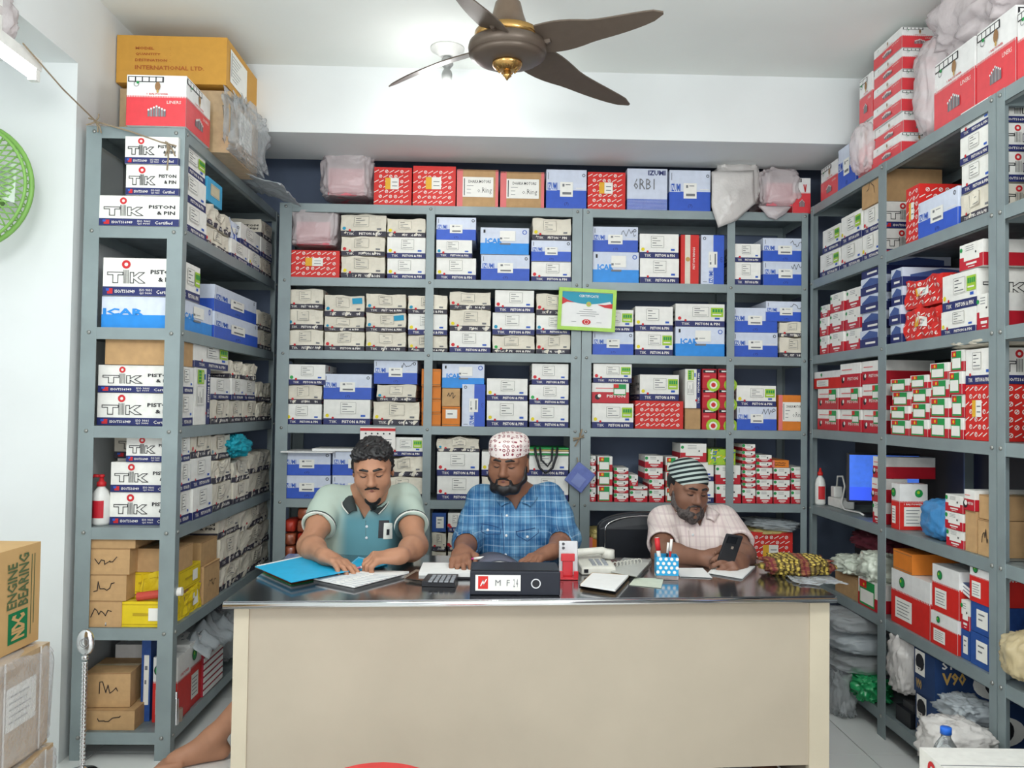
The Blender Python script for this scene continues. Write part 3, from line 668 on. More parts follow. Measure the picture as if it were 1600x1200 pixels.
def mesh_sdf(sdf, h, name, m, parent=None, lo=None, hi=None, smooth=True):
    lo = (sdf.lo if lo is None else np.array(lo, float))-2*h; hi = (sdf.hi if hi is None else np.array(hi, float))+2*h
    N = 8; B = h*N
    nb = np.ceil((hi-lo)/B).astype(int)
    g = np.stack(np.meshgrid(*[np.arange(n) for n in nb], indexing='ij'), -1).reshape(-1, 3)
    c = lo+(g+.5)*B; d = np.concatenate([sdf(c[i:i+40000]) for i in range(0, len(c), 40000)])
    g = g[np.abs(d) < B*1.15]
    loc = np.stack(np.meshgrid(*[np.arange(N+1)]*3, indexing='ij'), -1)
    verts = {}; KEY = []; VP = []; EDG = []
    dims = nb*N+4
    key = lambda ijk: (ijk[..., 0]*dims[1]+ijk[..., 1])*dims[2]+ijk[..., 2]
    for s0 in range(0, len(g), 150):
        gb = g[s0:s0+150]; idx = gb[:, None, None, None, :]*N+loc[None]
        P = lo+idx.reshape(-1, 3)*h; D = sdf(P).reshape(len(gb), N+1, N+1, N+1)
        acc = np.zeros((len(gb), N, N, N, 3)); cnt = np.zeros((len(gb), N, N, N))
        for ax in range(3):
            for a in (0, 1):
                for b in (0, 1):
                    s1 = [slice(0, N)]*3; s2 = [slice(0, N)]*3; o = [0, 0, 0]; oth = [q for q in range(3) if q != ax]
                    off = [0, 0, 0]; off[oth[0]] = a; off[oth[1]] = b
                    s1 = tuple([slice(None)]+[slice(off[q], off[q]+N) for q in range(3)]); off2 = off[:]; off2[ax] = 1
                    s2 = tuple([slice(None)]+[slice(off2[q], off2[q]+N) for q in range(3)])
                    d1, d2 = D[s1], D[s2]; cr = (d1 < 0) != (d2 < 0); t = np.where(cr, d1/np.where(cr, d1-d2, 1), 0)
                    v = np.zeros(acc.shape); v[..., :] = off; v[..., ax] = t; acc += np.where(cr[..., None], v, 0); cnt += cr
        ok = cnt > 0; ci = idx[:, :N, :N, :N][ok]; VP.append(lo+(ci+acc[ok]/cnt[ok][:, None])*h); KEY.append(key(ci))
        for ax in range(3):
            s1 = tuple([slice(None)]+[slice(0, N)]*3); t2 = [slice(0, N)]*3; t2[ax] = slice(1, N+1); s2 = tuple([slice(None)]+t2)
            d1, d2 = D[s1], D[s2]; cr = (d1 < 0) != (d2 < 0); e = idx[:, :N, :N, :N][cr]; EDG.append((ax, e, (d1 < 0)[cr]))
    KEY = np.concatenate(KEY); VP = np.concatenate(VP); KEY, u = np.unique(KEY, return_index=True); VP = VP[u]
    F = []
    for ax, e, s in EDG:
        o = [q for q in range(3) if q != ax]; A = np.zeros(3, int); A[o[0]] = 1; Bv = np.zeros(3, int); Bv[o[1]] = 1
        q = np.stack([key(e-A-Bv), key(e-Bv), key(e), key(e-A)], -1)
        pos = np.searchsorted(KEY, q); pos = np.minimum(pos, len(KEY)-1); ok = (KEY[pos] == q).all(1); pos = pos[ok]; s_ = s[ok]
        flip = s_ if ax != 1 else ~s_
        F.append(np.where(flip[:, None], pos, pos[:, ::-1]))
    F = np.concatenate(F)
    me = bpy.data.meshes.new(name); me.vertices.add(len(VP)); me.vertices.foreach_set('co', VP.ravel())
    me.loops.add(F.size); me.loops.foreach_set('vertex_index', F.ravel().astype(np.int32)); me.polygons.add(len(F)); me.polygons.foreach_set('loop_start', np.arange(0, F.size, 4, dtype=np.int32))
    if smooth: me.polygons.foreach_set('use_smooth', np.ones(len(F), bool))
    me.materials.append(m); me.update(calc_edges=True); me.validate()
    o = bpy.data.objects.new(name, me); COL.objects.link(o)
    if parent is not None: o.parent = parent; o.matrix_parent_inverse = Matrix.Translation(-Vector(parent.location))
    return o
def surf_y(sdf, x, z, y0, y1):
    """front surface: first y where the body is entered coming from the camera side"""
    ys = np.linspace(y0, y1, 400); P = np.stack([np.full(400, x), ys, np.full(400, z)], -1); d = sdf(P); i = np.argmax(d < 0); return ys[i] if d.min() < 0 else y1

SKIN = {}
def skin(name, rgb): return M(name, rgb, rough=.5, var=.05, scale=22, spec=.35)
def hand(S, wrist, d, n, side, curl, rw=.024, spread=.12, thumb=.5, tips=None, sc=1.0, finger_curl=None):
    """palm and five fingers. d: direction wrist->knuckles, n: direction the back of the hand faces, side=+1: thumb on +(d x n) side"""
    d = V3(d)/np.linalg.norm(d); n = V3(n); n = n-d*(n@d); n /= np.linalg.norm(n); s = np.cross(d, n)*side
    w = V3(wrist); L = .09*sc
    R = np.stack([s, d, n], 1)
    S.cap(w-d*.01, w+d*.03, rw*sc, rw*sc*1.05, .02)
    S.box(w+d*.05*sc, (.038*sc, .046*sc, .013*sc), R, .012*sc, .02)
    S.cap(w+d*.015+s*.018*sc, w+d*.05*sc+s*.028*sc-n*.008*sc, .015*sc, .013*sc, .015)
    joints = []
    for i, (off, l) in enumerate(((.030, .078), (.011, .088), (-.009, .082), (-.028, .064))):
        p = w+d*(L-.004*abs(i-1))+s*off*sc; c = curl if finger_curl is None else finger_curl[i]
        a = spread*(1-i*.66)*.5; dd = d*math.cos(a)+s*math.sin(a); seg = [l*.46*sc, l*.30*sc, l*.24*sc]; r = [.0095, .0088, .008, .0065]; ang = 0; q = [p]
        for j in range(3):
            ang += c*(.75, .95, .7)[j]; v = dd*math.cos(ang)-n*math.sin(ang); q.append(q[-1]+v*seg[j])
        for j in range(3): S.cap(q[j], q[j+1], r[j]*sc, r[j+1]*sc, .006 if j else .010)
        joints.append(q)
    t0 = w+d*.028*sc+s*.028*sc; v1 = d*.62+s*.7-n*.35; v1 /= np.linalg.norm(v1); t1 = t0+v1*.038*sc
    v2 = d*(.9)+s*(.35-thumb)-n*(.2+.5*thumb); v2 /= np.linalg.norm(v2); t2 = t1+v2*.028*sc; v3 = v2*.9-s*.3*thumb; v3 /= np.linalg.norm(v3); t3 = t2+v3*.022*sc
    S.cap(t0, t1, .014*sc, .0105*sc, .012); S.cap(t1, t2, .0105*sc, .009*sc, .006); S.cap(t2, t3, .009*sc, .0075*sc, .006)
    return joints, (t2, t3)

def head(S, H, R, k=1.0, wide=1.0):
    """adult head about the centre H (between the ears); R its rotation. returns local->world"""
    T = lambda x, y, z: H+R @ V3(x*k, y*k, z*k)
    e = lambda c, r, kk=.02, op='+', R2=None: S.ell(T(*c), V3(r)*k, R if R2 is None else R @ R2, kk, op)
    e((0, .012, .035), (.076*wide, .096, .083)); e((0, -.03, .0), (.067*wide, .066, .075), .03); e((0, -.04, -.05), (.053*wide, .050, .050), .03)
    S.cap(T(-.048*wide, -.01, -.058), T(0, -.073, -.086), .020*k, .019*k, .03); S.cap(T(.048*wide, -.01, -.058), T(0, -.073, -.086), .020*k, .019*k, .03)
    for s in (-1, 1):
        e((s*.046*wide, -.055, -.022), (.022, .022, .024), .025)                 # cheek
        e((s*.031, -.095, .016), (.020, .015, .013), .014, '-')                  # eye socket
        S.cap(T(s*.012, -.091, .031), T(s*.048, -.077, .031), .009*k, .008*k, .014)   # brow ridge
        e((s*.031, -.076, .012), (.0155, .0135, .0125), .004)                    # lowered eyelid over the ball
        e((s*.0775*wide, .008, -.002), (.007, .018, .031), .006, '+', rotm(-.15, s*.35)); e((s*.084*wide, .002, .002), (.004, .010, .018), .004, '-', rotm(-.15, s*.35))
        e((s*.013, -.098, -.024), (.0085, .0095, .0075), .006)                   # nostril wing
    S.cap(T(0, -.090, .022), T(0, -.107, -.016), .0075*k, .0105*k, .014); e((0, -.108, -.019), (.0115, .011, .010), .008)
    S.cap(T(-.017, -.085, -.051), T(.017, -.085, -.051), .0058*k, .0058*k, .006); S.cap(T(-.008, -.090, -.050), T(.008, -.090, -.050), .006*k, .006*k, .007)
    S.cap(T(-.014, -.086, -.060), T(.014, -.086, -.060), .0068*k, .0068*k, .006)
    S.cap(T(-.017, -.096, -.0553), T(.017, -.096, -.0553), .0022*k, .0022*k, .004, '-')
    e((0, -.083, -.086), (.020, .015, .014), .015)
    return T
def face_parts(P, T, R, k, beard, LIP, DARK, brow=.0042):
    """lips, brows, lashes as parts lying on the head"""
    for s in (-1, 1):
        B = SDF(); B.chain([T(s*.012, -.100, .034), T(s*.031, -.096, .038), T(s*.050, -.079, .030)], [brow*k, brow*k*1.1, brow*k*.5], .002); mesh_sdf(B, .0016, 'eyebrow', DARK, P)
        B = SDF(); B.chain([T(s*.017, -.0855, .009), T(s*.025, -.0905, .006), T(s*.034, -.0895, .006), T(s*.044, -.082, .010)], [.0016*k, .0022*k, .0022*k, .0014*k], .001); mesh_sdf(B, .0013, 'eyelashes', DARK, P)
    B = SDF(); B.cap(T(-.019, -.0862, -.0505), T(0, -.0945, -.049), .0028*k, .0052*k, .003).cap(T(.019, -.0862, -.0505), T(0, -.0945, -.049), .0028*k, .0052*k, .003)
    B.cap(T(-.015, -.0885, -.060), T(.015, -.0885, -.060), .0058*k, .0058*k, .004); mesh_sdf(B, .0017, 'lips', LIP, P)

def fur(freq, amp, ph=0):
    return lambda P: amp*(np.sin(P[:, 0]*freq+3*np.sin(P[:, 2]*freq*.45+ph))*np.sin(P[:, 1]*freq*1.1+2*np.sin(P[:, 0]*freq*.4))*np.sin(P[:, 2]*freq*.9+ph+1.7*np.sin(P[:, 1]*freq*.5)))
def folds(seed, amp=.004, n=9, f=(10, 34)):
    r = np.random.RandomState(seed); D = r.normal(size=(n, 3)); D /= np.linalg.norm(D, axis=1)[:, None]; Fq = r.uniform(f[0], f[1], n); ph = r.uniform(0, 6, n); Wd = r.normal(size=(n, 3))*7
    def g(P):
        o = 0
        for i in range(n): o = o+np.abs(np.sin(P @ D[i]*Fq[i]+ph[i]+1.2*np.sin(P @ Wd[i])))**1.5
        return -amp*(o/n*2-1)
    return g
HS = .0042
# ---------------- the three men ----------------
def at(px, py, Y): return hit(px, py, 1, Y)
def plaid(name, base, lines, rough=.8, fine=None):
    """woven check: thread lines across the cloth in two directions, with soft variation"""
    m = bpy.data.materials.new(name); m.use_nodes = True; nt = m.node_tree; b = nt.nodes['Principled BSDF']; b.inputs['Roughness'].default_value = rough; b.inputs['Specular IOR Level'].default_value = .2
    tc = nt.nodes.new('ShaderNodeTexCoord'); cur = nt.nodes.new('ShaderNodeTexNoise'); cur.inputs['Scale'].default_value = 14; cur.inputs['Detail'].default_value = 6
    nt.links.new(tc.outputs['Object'], cur.inputs['Vector'])
    cr = nt.nodes.new('ShaderNodeValToRGB'); cr.color_ramp.elements[0].position = .35; cr.color_ramp.elements[0].color = s2l(*base[0])+(1,); cr.color_ramp.elements[1].position = .68; cr.color_ramp.elements[1].color = s2l(*base[1])+(1,)
    nt.links.new(cur.outputs[0], cr.inputs[0]); out = cr.outputs[0]
    sep = nt.nodes.new('ShaderNodeSeparateXYZ'); nt.links.new(tc.outputs['Object'], sep.inputs[0])
    for ax, freq, ph, lo, col, amt in lines:
        a = nt.nodes.new('ShaderNodeMath'); a.operation = 'MULTIPLY_ADD'; a.inputs[1].default_value = freq; a.inputs[2].default_value = ph; nt.links.new(sep.outputs[ax], a.inputs[0])
        n2 = nt.nodes.new('ShaderNodeMath'); n2.operation = 'FRACT'; nt.links.new(a.outputs[0], n2.inputs[0])
        g = nt.nodes.new('ShaderNodeMath'); g.operation = 'LESS_THAN'; g.inputs[1].default_value = lo; nt.links.new(n2.outputs[0], g.inputs[0])
        k = nt.nodes.new('ShaderNodeMath'); k.operation = 'MULTIPLY'; k.inputs[1].default_value = amt; nt.links.new(g.outputs[0], k.inputs[0])
        mx = nt.nodes.new('ShaderNodeMixRGB'); mx.inputs[2].default_value = s2l(*col)+(1,); nt.links.new(k.outputs[0], mx.inputs[0]); nt.links.new(out, mx.inputs[1]); out = mx.outputs[0]
    nt.links.new(out, b.inputs['Base Color']); return m
def polo_mat():
    """dyed polo: mint yoke and sleeves running into teal down the front, charcoal-green flank"""
    m = bpy.data.materials.new('polo_dyed_cotton'); m.use_nodes = True; nt = m.node_tree; b = nt.nodes['Principled BSDF']; b.inputs['Roughness'].default_value = .75; b.inputs['Specular IOR Level'].default_value = .2
    tc = nt.nodes.new('ShaderNodeTexCoord'); sep = nt.nodes.new('ShaderNodeSeparateXYZ'); nt.links.new(tc.outputs['Object'], sep.inputs[0])
    def rng(o, a, b_):
        r = nt.nodes.new('ShaderNodeMapRange'); r.inputs[1].default_value = a; r.inputs[2].default_value = b_; r.interpolation_type = 'SMOOTHSTEP'; nt.links.new(o, r.inputs[0]); return r.outputs[0]
    def mul(a, b_):
        r = nt.nodes.new('ShaderNodeMath'); r.operation = 'MULTIPLY'; nt.links.new(a, r.inputs[0]); nt.links.new(b_, r.inputs[1]); return r.outputs[0]
    def mix(f, a, c):
        x = nt.nodes.new('ShaderNodeMixRGB'); nt.links.new(f, x.inputs[0]); x.inputs[2].default_value = s2l(*c)+(1,)
        if isinstance(a, tuple): x.inputs[1].default_value = s2l(*a)+(1,)
        else: nt.links.new(a, x.inputs[1])
        return x.outputs[0]
    X, Z = sep.outputs[0], sep.outputs[2]
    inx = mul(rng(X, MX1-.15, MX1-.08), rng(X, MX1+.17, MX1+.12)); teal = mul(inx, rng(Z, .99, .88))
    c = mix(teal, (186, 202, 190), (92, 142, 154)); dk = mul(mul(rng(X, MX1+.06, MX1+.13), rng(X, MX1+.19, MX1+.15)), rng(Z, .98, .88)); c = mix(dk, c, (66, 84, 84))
    nt.links.new(c, b.inputs['Base Color']); return m
BLACKHAIR = M('hair_black', (26, 24, 26), rough=.45, var=.2, scale=60, spec=.5); GREYHAIR = M('hair_greying', (84, 76, 74), rough=.8, var=.45, scale=90)
JEANS = M('trouser_cloth_dark', (52, 56, 66), rough=.85); 

def man(label, hc, hr, k, wide, chest, SA, SB, EA, EB, WA, WB, handA, handB, skinm, lip, shirtm, sleeve, belly=.0, beard=None, hair=None, zV=None, seed=1, legs=None, collar_m=None, cuff=None, trim_m=None):
    P = empty('person', (chest[0], chest[1]+.05, 0), label, 'person')
    R = rotm(*hr); hc = V3(hc); C = V3(chest); SA, SB, EA, EB, WA, WB = map(V3, (SA, SB, EA, EB, WA, WB))
    S = SDF(); T = head(S, hc, R, k, wide)
    nb = (SA+SB)/2+V3(0, -.005, .02)
    S.cap(T(0, .02, -.045), nb+V3(0, 0, .0), .052*k, .058, .03)
    S.cap(nb, SA+V3(.02, 0, .0), .052, .046, .04); S.cap(nb, SB+V3(-.02, 0, .0), .052, .046, .04)
    S.ell(C, (.155, .095, .17), None, .05); S.ell(C+V3(0, .03, -.22), (.14, .10, .16), None, .06)
    pel = V3(C[0], C[1]+.06, .55); S.ell(pel, (.165, .115, .11), None, .05)
    for s_, e_, w_ in ((SA, EA, WA), (SB, EB, WB)):
        S.chain([s_, (s_+e_)/2, e_], [.05, .047, .040], .03); m_ = e_+(w_-e_)*.3; S.chain([e_, m_, w_], [.041, .042, .027], .03)
    for w_, hd in ((WA, handA), (WB, handB)): hand(S, w_, **hd)
    for i, (kn, an, toe) in enumerate(legs):
        hp = pel+V3(-.09 if i == 0 else .09, -.02, -.03); S.chain([hp, kn], [.085, .058], .04); S.chain([kn, V3(kn)+(V3(an)-V3(kn))*.3, an], [.055, .055, .036], .03)
        an, toe = V3(an), V3(toe); f = toe-an; f[2] = 0; L = np.linalg.norm(f); f /= L; sdn = V3(-f[1], f[0], 0)
        S.cap(an-f*.035+V3(0, 0, -an[2]+.034), toe-f*.06+V3(0, 0, .006), .033, .024, .03); S.cap(an, toe-f*.09+V3(0, 0, .02), .034, .022, .04)
        for t in range(5):
            o = sdn*(.034-.017*t)*(1 if i == 0 else -1); b0 = toe-f*.055+o+V3(0, 0, .0); S.cap(b0-f*.03, b0+f*(.05-.008*t), .013, .0115-.001*t, .008)
    mesh_sdf(S, HS, 'body', skinm, P)
    face_parts(P, T, R, k, beard, lip, BLACKHAIR)
    # shirt
    Q = SDF(); Q.ell(C, (.185, .128+belly*.3, .20), None, .05); Q.ell(C+V3(0, .02-belly*.4, -.2), (.165+belly*.3, .130+belly, .2), None, .08)
    Q.ell(pel+V3(0, 0, .06), (.185, .14, .12), None, .06)
    Q.cap(nb+V3(0, .012, -.03), SA+V3(.015, 0, -.004), .062, .062, .05); Q.cap(nb+V3(0, .012, -.03), SB+V3(-.015, 0, -.004), .062, .062, .05)
    if zV is not None:
        x0, y0 = nb[0], C[1]
        Q.fn(lambda Pp: np.maximum(np.maximum(np.abs(Pp[:, 0]-x0)*.87-(Pp[:, 2]-zV)*.42, Pp[:, 1]-y0), 0*Pp[:, 0]-1), '-', .004)
    Q.cap(nb+V3(0, .0, -.05), T(0, .01, -.02), .064, .066, .01, '-')
    ends = []
    for s_, e_, w_ in ((SA, EA, WA), (SB, EB, WB)):
        Z = SDF()
        if sleeve <= 1:
            p = s_+(e_-s_)*sleeve; n = (e_-s_)/np.linalg.norm(e_-s_); Z.cap(s_, p+n*.04, .064, .064, .035); r = .047
        else:
            p = e_+(w_-e_)*(sleeve-1); n = (w_-e_)/np.linalg.norm(w_-e_); Z.chain([s_, (s_+e_)/2, e_, p+n*.03], [.064, .057, .056, .050], .03); r = .040
        Z.plane(p, n, .004) if sleeve > 1 else Z.plane(p, n, .004)
        Z.cap(p-n*.035, p+n*.05, r+.004, r+.010, .003, '-')
        Q.lo = np.minimum(Q.lo, Z.lo); Q.hi = np.maximum(Q.hi, Z.hi); Q.fn(Z, '+', .03); ends.append((p, n))
    Q.warp(folds(seed, .0085, 9, (9, 26)))
    sh = mesh_sdf(Q, .0052, 'shirt', shirtm, P, lo=Q.lo, hi=Q.hi)
    if collar_m is not None:
        def ys(x, z): return surf_y(Q, x, z, C[1]-.3, C[1]+.2)-.013
        V = []
        for sg in (-1, 1):
            x0 = nb[0]
            inn = [nb+V3(0, .068, .050), nb+V3(sg*.062, .030, .045), nb+V3(sg*.064, -.030, .018)]
            for u_, hx in ((.075, .036), (.035, .020)): z_ = zV+u_; inn.append(V3(x0+sg*(hx+.006), ys(x0+sg*(hx+.012), z_), z_))
            out = [nb+V3(0, .092, .002), nb+V3(sg*.090, .035, .006), nb+V3(sg*.094, -.030, -.008)]
            out.append(V3(x0+sg*.088, ys(x0+sg*.088, zV+.052), zV+.052)); out.append(V3(x0+sg*.060, ys(x0+sg*.060, zV+.020), zV+.020))
            g = []; n = 16
            def cat(L, t):
                t = t*(len(L)-1); i = min(int(t), len(L)-2); f = t-i; p0, p1, p2, p3 = L[max(i-1, 0)], L[i], L[i+1], L[min(i+2, len(L)-1)]
                return .5*((2*p1)+(-p0+p2)*f+(2*p0-5*p1+4*p2-p3)*f*f+(-p0+3*p1-3*p2+p3)*f**3)
            for i in range(n+1):
                a_, b2 = cat(inn, i/n), cat(out, i/n)
                for j in range(4): q = a_+(b2-a_)*j/3; q = q+V3(0, -.004, .006)*math.sin(math.pi*j/3); g.append(q)
            b = MB(); Fc = [(i*4+j, i*4+j+1, (i+1)*4+j+1, (i+1)*4+j) for i in range(n) for j in range(3)]
            b.add(g, Fc if sg > 0 else [f[::-1] for f in Fc], collar_m); o = b.build('collar', P, True); o.matrix_parent_inverse = Matrix.Translation(-Vector(P.location))
            sm = o.modifiers.new('thickness', 'SOLIDIFY'); sm.thickness = .0035; sm.offset = 1
            if trim_m is not None:
                b = MB(); b.tube([cat(out, i/16)+V3(0, -.002, .002) for i in range(17)], .0026, trim_m, 6); o = b.build('collar_trim', P, True); o.matrix_parent_inverse = Matrix.Translation(-Vector(P.location))
    for p, n in ends:
        if cuff:
            for off, wd, mm, nm, rad in cuff:
                c = p-n*off; K = SDF(); K._b(c, .09)
                K.fn(lambda Pp, c=c, wd=wd, n=n, rad=rad: np.maximum(np.abs((Pp-c) @ n)-wd, np.abs(np.linalg.norm((Pp-c)-((Pp-c) @ n)[:, None]*n, axis=1)-rad)-.004), '+', 0)
                mesh_sdf(K, .003, nm, mm, P)
    # trousers over the legs
    G = SDF(); G.ell(pel+V3(0, 0, -.0), (.182, .135, .12), None, .05)
    for i, (kn, an, toe) in enumerate(legs):
        hp = pel+V3(-.09 if i == 0 else .09, -.02, -.03); G.cap(hp, kn, .10, .075, .04)
        tl = .3 if (i == 0 and legs_short) else .9
        G.cap(kn, V3(kn)+(V3(an)-V3(kn))*tl, .075, .062, .03)
    G.warp(folds(seed+9, .005, 6)); mesh_sdf(G, .009, 'trousers', JEANS, P)
    return P, T, R, S, Q, nb
cuff_r = .067; legs_short = False
def beard_sdf(T, k, full, long=0, wide=1.0, grey=None):
    B = SDF()
    if full:
        for s in (-1, 1): B.chain([T(s*.071*wide, -.004, -.004), T(s*.066*wide, -.022, -.05), T(s*.040*wide, -.066, -.084), T(0, -.083, -.090-long)], [.007*k, .012*k, .017*k, .016*k], .02)
        for s in (-1, 1): B.cap(T(s*.026, -.086, -.046), T(s*.032, -.078, -.078), .006*k, .011*k, .01)
        B.cap(T(-.016, -.084, -.076), T(.016, -.084, -.076), .0125*k, .0125*k, .01)
        B.cap(T(-.013, -.0905, -.073), T(.013, -.0905, -.073), .0095*k, .0095*k, .008); B.cap(T(-.016, -.088, -.083), T(.016, -.088, -.083), .013*k, .013*k, .01)
    else:
        B.cap(T(-.014, -.080, -.091), T(.014, -.080, -.091), .018*k, .018*k, .01); B.cap(T(0, -.078, -.10), T(0, -.070, -.128), .021*k, .014*k, .012)
    return B
def moustache(T, k, r=.004):
    return SDF().chain([T(-.026, -.087, -.046), T(-.012, -.0955, -.0385), T(0, -.0975, -.037), T(.012, -.0955, -.0385), T(.026, -.087, -.046)], [r*.8*k, r*1.1*k, r*k, r*1.1*k, r*.8*k], .003)

# --- man on the left: polo shirt, head bent over the papers
MX1 = float(at(583, 800, 3.45)[0])
legs_short = True
zt = .752
c1 = at(575, 838, 3.47); SA1, SB1 = at(516, 782, 3.47), at(634, 780, 3.47); EA1, EB1 = at(483, 853, 3.22), at(650, 853, 3.20)
WA1, WB1 = at(508, 870, 3.01), at(624, 869, 2.99)
DT1, DT2 = (at(583, 734, 3.32)), None
legA = [((MX1-.20, 3.30, .47), (-1.03, 3.22, .085), (-1.21, 3.13, .02)), ((MX1+.14, 3.10, .50), (MX1+.16, 3.12, .08), (MX1+.17, 2.88, .02))]
SK1 = skin('skin_tan', (182, 132, 104)); LIP1 = M('lips_rose', (150, 96, 86), var=.05); 
EDGE_D = M('knit_charcoal', (58, 66, 66), rough=.8); EDGE_W = M('knit_white', (226, 228, 220), rough=.8)
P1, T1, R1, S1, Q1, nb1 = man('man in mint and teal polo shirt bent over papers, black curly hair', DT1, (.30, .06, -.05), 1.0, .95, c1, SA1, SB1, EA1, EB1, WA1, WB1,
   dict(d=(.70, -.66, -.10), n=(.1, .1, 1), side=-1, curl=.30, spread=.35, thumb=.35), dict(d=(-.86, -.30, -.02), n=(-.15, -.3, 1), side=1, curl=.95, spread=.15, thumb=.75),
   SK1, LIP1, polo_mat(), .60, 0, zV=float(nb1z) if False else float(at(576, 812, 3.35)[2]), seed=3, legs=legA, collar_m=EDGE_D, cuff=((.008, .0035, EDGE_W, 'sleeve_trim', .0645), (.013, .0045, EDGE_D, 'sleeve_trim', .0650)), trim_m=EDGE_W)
mesh_sdf(beard_sdf(T1, 1, False), .003, 'beard', BLACKHAIR, P1); mesh_sdf(moustache(T1, 1, .0042), .0018, 'moustache', BLACKHAIR, P1)
def curly(T, R, k, P, seed, hcap):
    rr = random.Random(seed); B = SDF(); B.ell(T(0, .022, .052), V3(.078, .092, .075)*k, R, .01)
    B.cap(T(-.073, .006, .03), T(-.073, -.008, .0), .012*k, .006*k, .01); B.cap(T(.073, .006, .03), T(.073, -.008, .0), .012*k, .006*k, .01)
    B.cap(T(-.05, -.052, .082), T(.05, -.052, .082), .026*k, .026*k, .02)
    B.plane(T(0, -.10, .064), R @ V3(0, -.55, -.9), .01)if False else None
    B.fn(lambda Pp: ((Pp-T(0, -.03, .058)) @ (R @ V3(0, -.62, -.80))), '&', .01) if hcap else None
    B.warp(fur(150, .006, seed)); B.warp(fur(260, .003, seed+2)); return B
mesh_sdf(curly(T1, R1, 1, P1, 4, False).ell(T1(0, -.090, .02), (.060, .040, .052), R1, .012, '-').ell(T1(0, -.02, -.07), (.2, .12, .065), R1, .01, '-'), .0032, 'hair', BLACKHAIR, P1)
def patch(P, Sd, x0, z0, x1, z1, m, name, y0, lift=.003):
    b = MB(); n = 5; g = []
    for j in range(n+1):
        for i in range(n+1):
            x, z = x0+(x1-x0)*i/n, z0+(z1-z0)*j/n; g.append((x, surf_y(Sd, x, z, y0, y0+.4)-lift, z))
    b.add(g, [(j*(n+1)+i, j*(n+1)+i+1, (j+1)*(n+1)+i+1, (j+1)*(n+1)+i) for i in range(n) for j in range(n)], m); o = b.build(name, P); o.matrix_parent_inverse = Matrix.Translation(-Vector(P.location)); return o
pe = at(603, 828, 3.36); patch(P1, Q1, pe[0]-.028, pe[2]-.03, pe[0]+.012, pe[2]+.038, INK, 'chest_emblem', 3.1); patch(P1, Q1, pe[0]-.008, pe[2]-.034, pe[0]+.026, pe[2]+.028, EDGE_W, 'chest_emblem', 3.1, .005); patch(P1, Q1, pe[0]+.004, pe[2]-.018, pe[0]+.015, pe[2]+.004, INK, 'chest_emblem', 3.1, .007)
# placket
pl = at(576, 826, 3.36); PLX = pl

# --- man in the middle: blue checked shirt, embroidered cap
legs_short = False
MX2 = float(at(800, 800, 3.5)[0]); c2 = at(806, 838, 3.50); SA2, SB2 = at(752, 782, 3.53), at(858, 779, 3.53); EA2, EB2 = at(731, 846, 3.38), at(884, 842, 3.36)
WA2, WB2 = at(722, 862, 3.10), at(862, 862, 3.08)
legB = [((MX2-.14, 3.12, .50), (MX2-.15, 3.12, .08), (MX2-.16, 2.88, .02)), ((MX2+.14, 3.12, .50), (MX2+.15, 3.12, .08), (MX2+.16, 2.88, .02))]
SK2 = skin('skin_brown', (142, 98, 76)); LIP2 = M('lips_mauve', (122, 78, 74), var=.05)
CHK = plaid('shirt_blue_check', ((44, 98, 146), (112, 162, 198)), [(0, 24, .1, .22, (34, 70, 118), .38), (0, 24, .55, .08, (184, 208, 226), .42), (0, 60, .3, .15, (150, 186, 214), .3), (2, 17, .2, .16, (34, 70, 118), .36), (2, 17, .6, .07, (184, 208, 226), .38), (2, 50, .1, .15, (44, 88, 136), .3)])
P2, T2, R2, S2, Q2, nb2 = man('bearded man in blue checked shirt and embroidered pink-white prayer cap', at(795, 726, 3.42), (.14, -.25, .03), 1.0, 1.0, c2, SA2, SB2, EA2, EB2, WA2, WB2,
   dict(d=(-.05, -.97, -.12), n=(-.25, 0, 1), side=-1, curl=.40, spread=.25, thumb=.6), dict(d=(-.72, -.66, -.14), n=(0, .05, 1), side=1, curl=.35, spread=.5, thumb=.2),
   SK2, LIP2, CHK, 1.42, .015, zV=float(at(793, 800, 3.38)[2]), seed=12, legs=legB, collar_m=CHK)
mesh_sdf(beard_sdf(T2, 1, True, 0), .003, 'beard', BLACKHAIR, P2); mesh_sdf(moustache(T2, 1, .0035), .0018, 'moustache', BLACKHAIR, P2)
def skullcap(T, R, k, z0, top, rx, ry, tilt=0):
    """cylindrical cap with a flattish crown, resting on the head"""
    def f(P):
        q = (P-T(0, .012, 0)) @ R/k; ca, sa = math.cos(tilt), math.sin(tilt); y = q[:, 1]*ca-q[:, 2]*sa; z = q[:, 1]*sa+q[:, 2]*ca
        taper = 1-.5*np.maximum(z-z0, 0); rad = np.sqrt((q[:, 0]/(rx*taper))**2+(y/(ry*taper))**2); dr = (rad-1)*rx
        cr = z-(top-.35*(rad**2)*.05); return smax(smax(dr, cr, .022), z0-z, .004)*k
    B = SDF(); B._b(T(0, .01, .07), .16); B.fn(f, '+', 0); return B
CAPM = plaid('cap_embroidered', ((236, 222, 218), (244, 234, 230)), [(0, 75, 0, .5, (150, 70, 82), .0), (2, 60, .0, .5, (150, 70, 82), .0)])
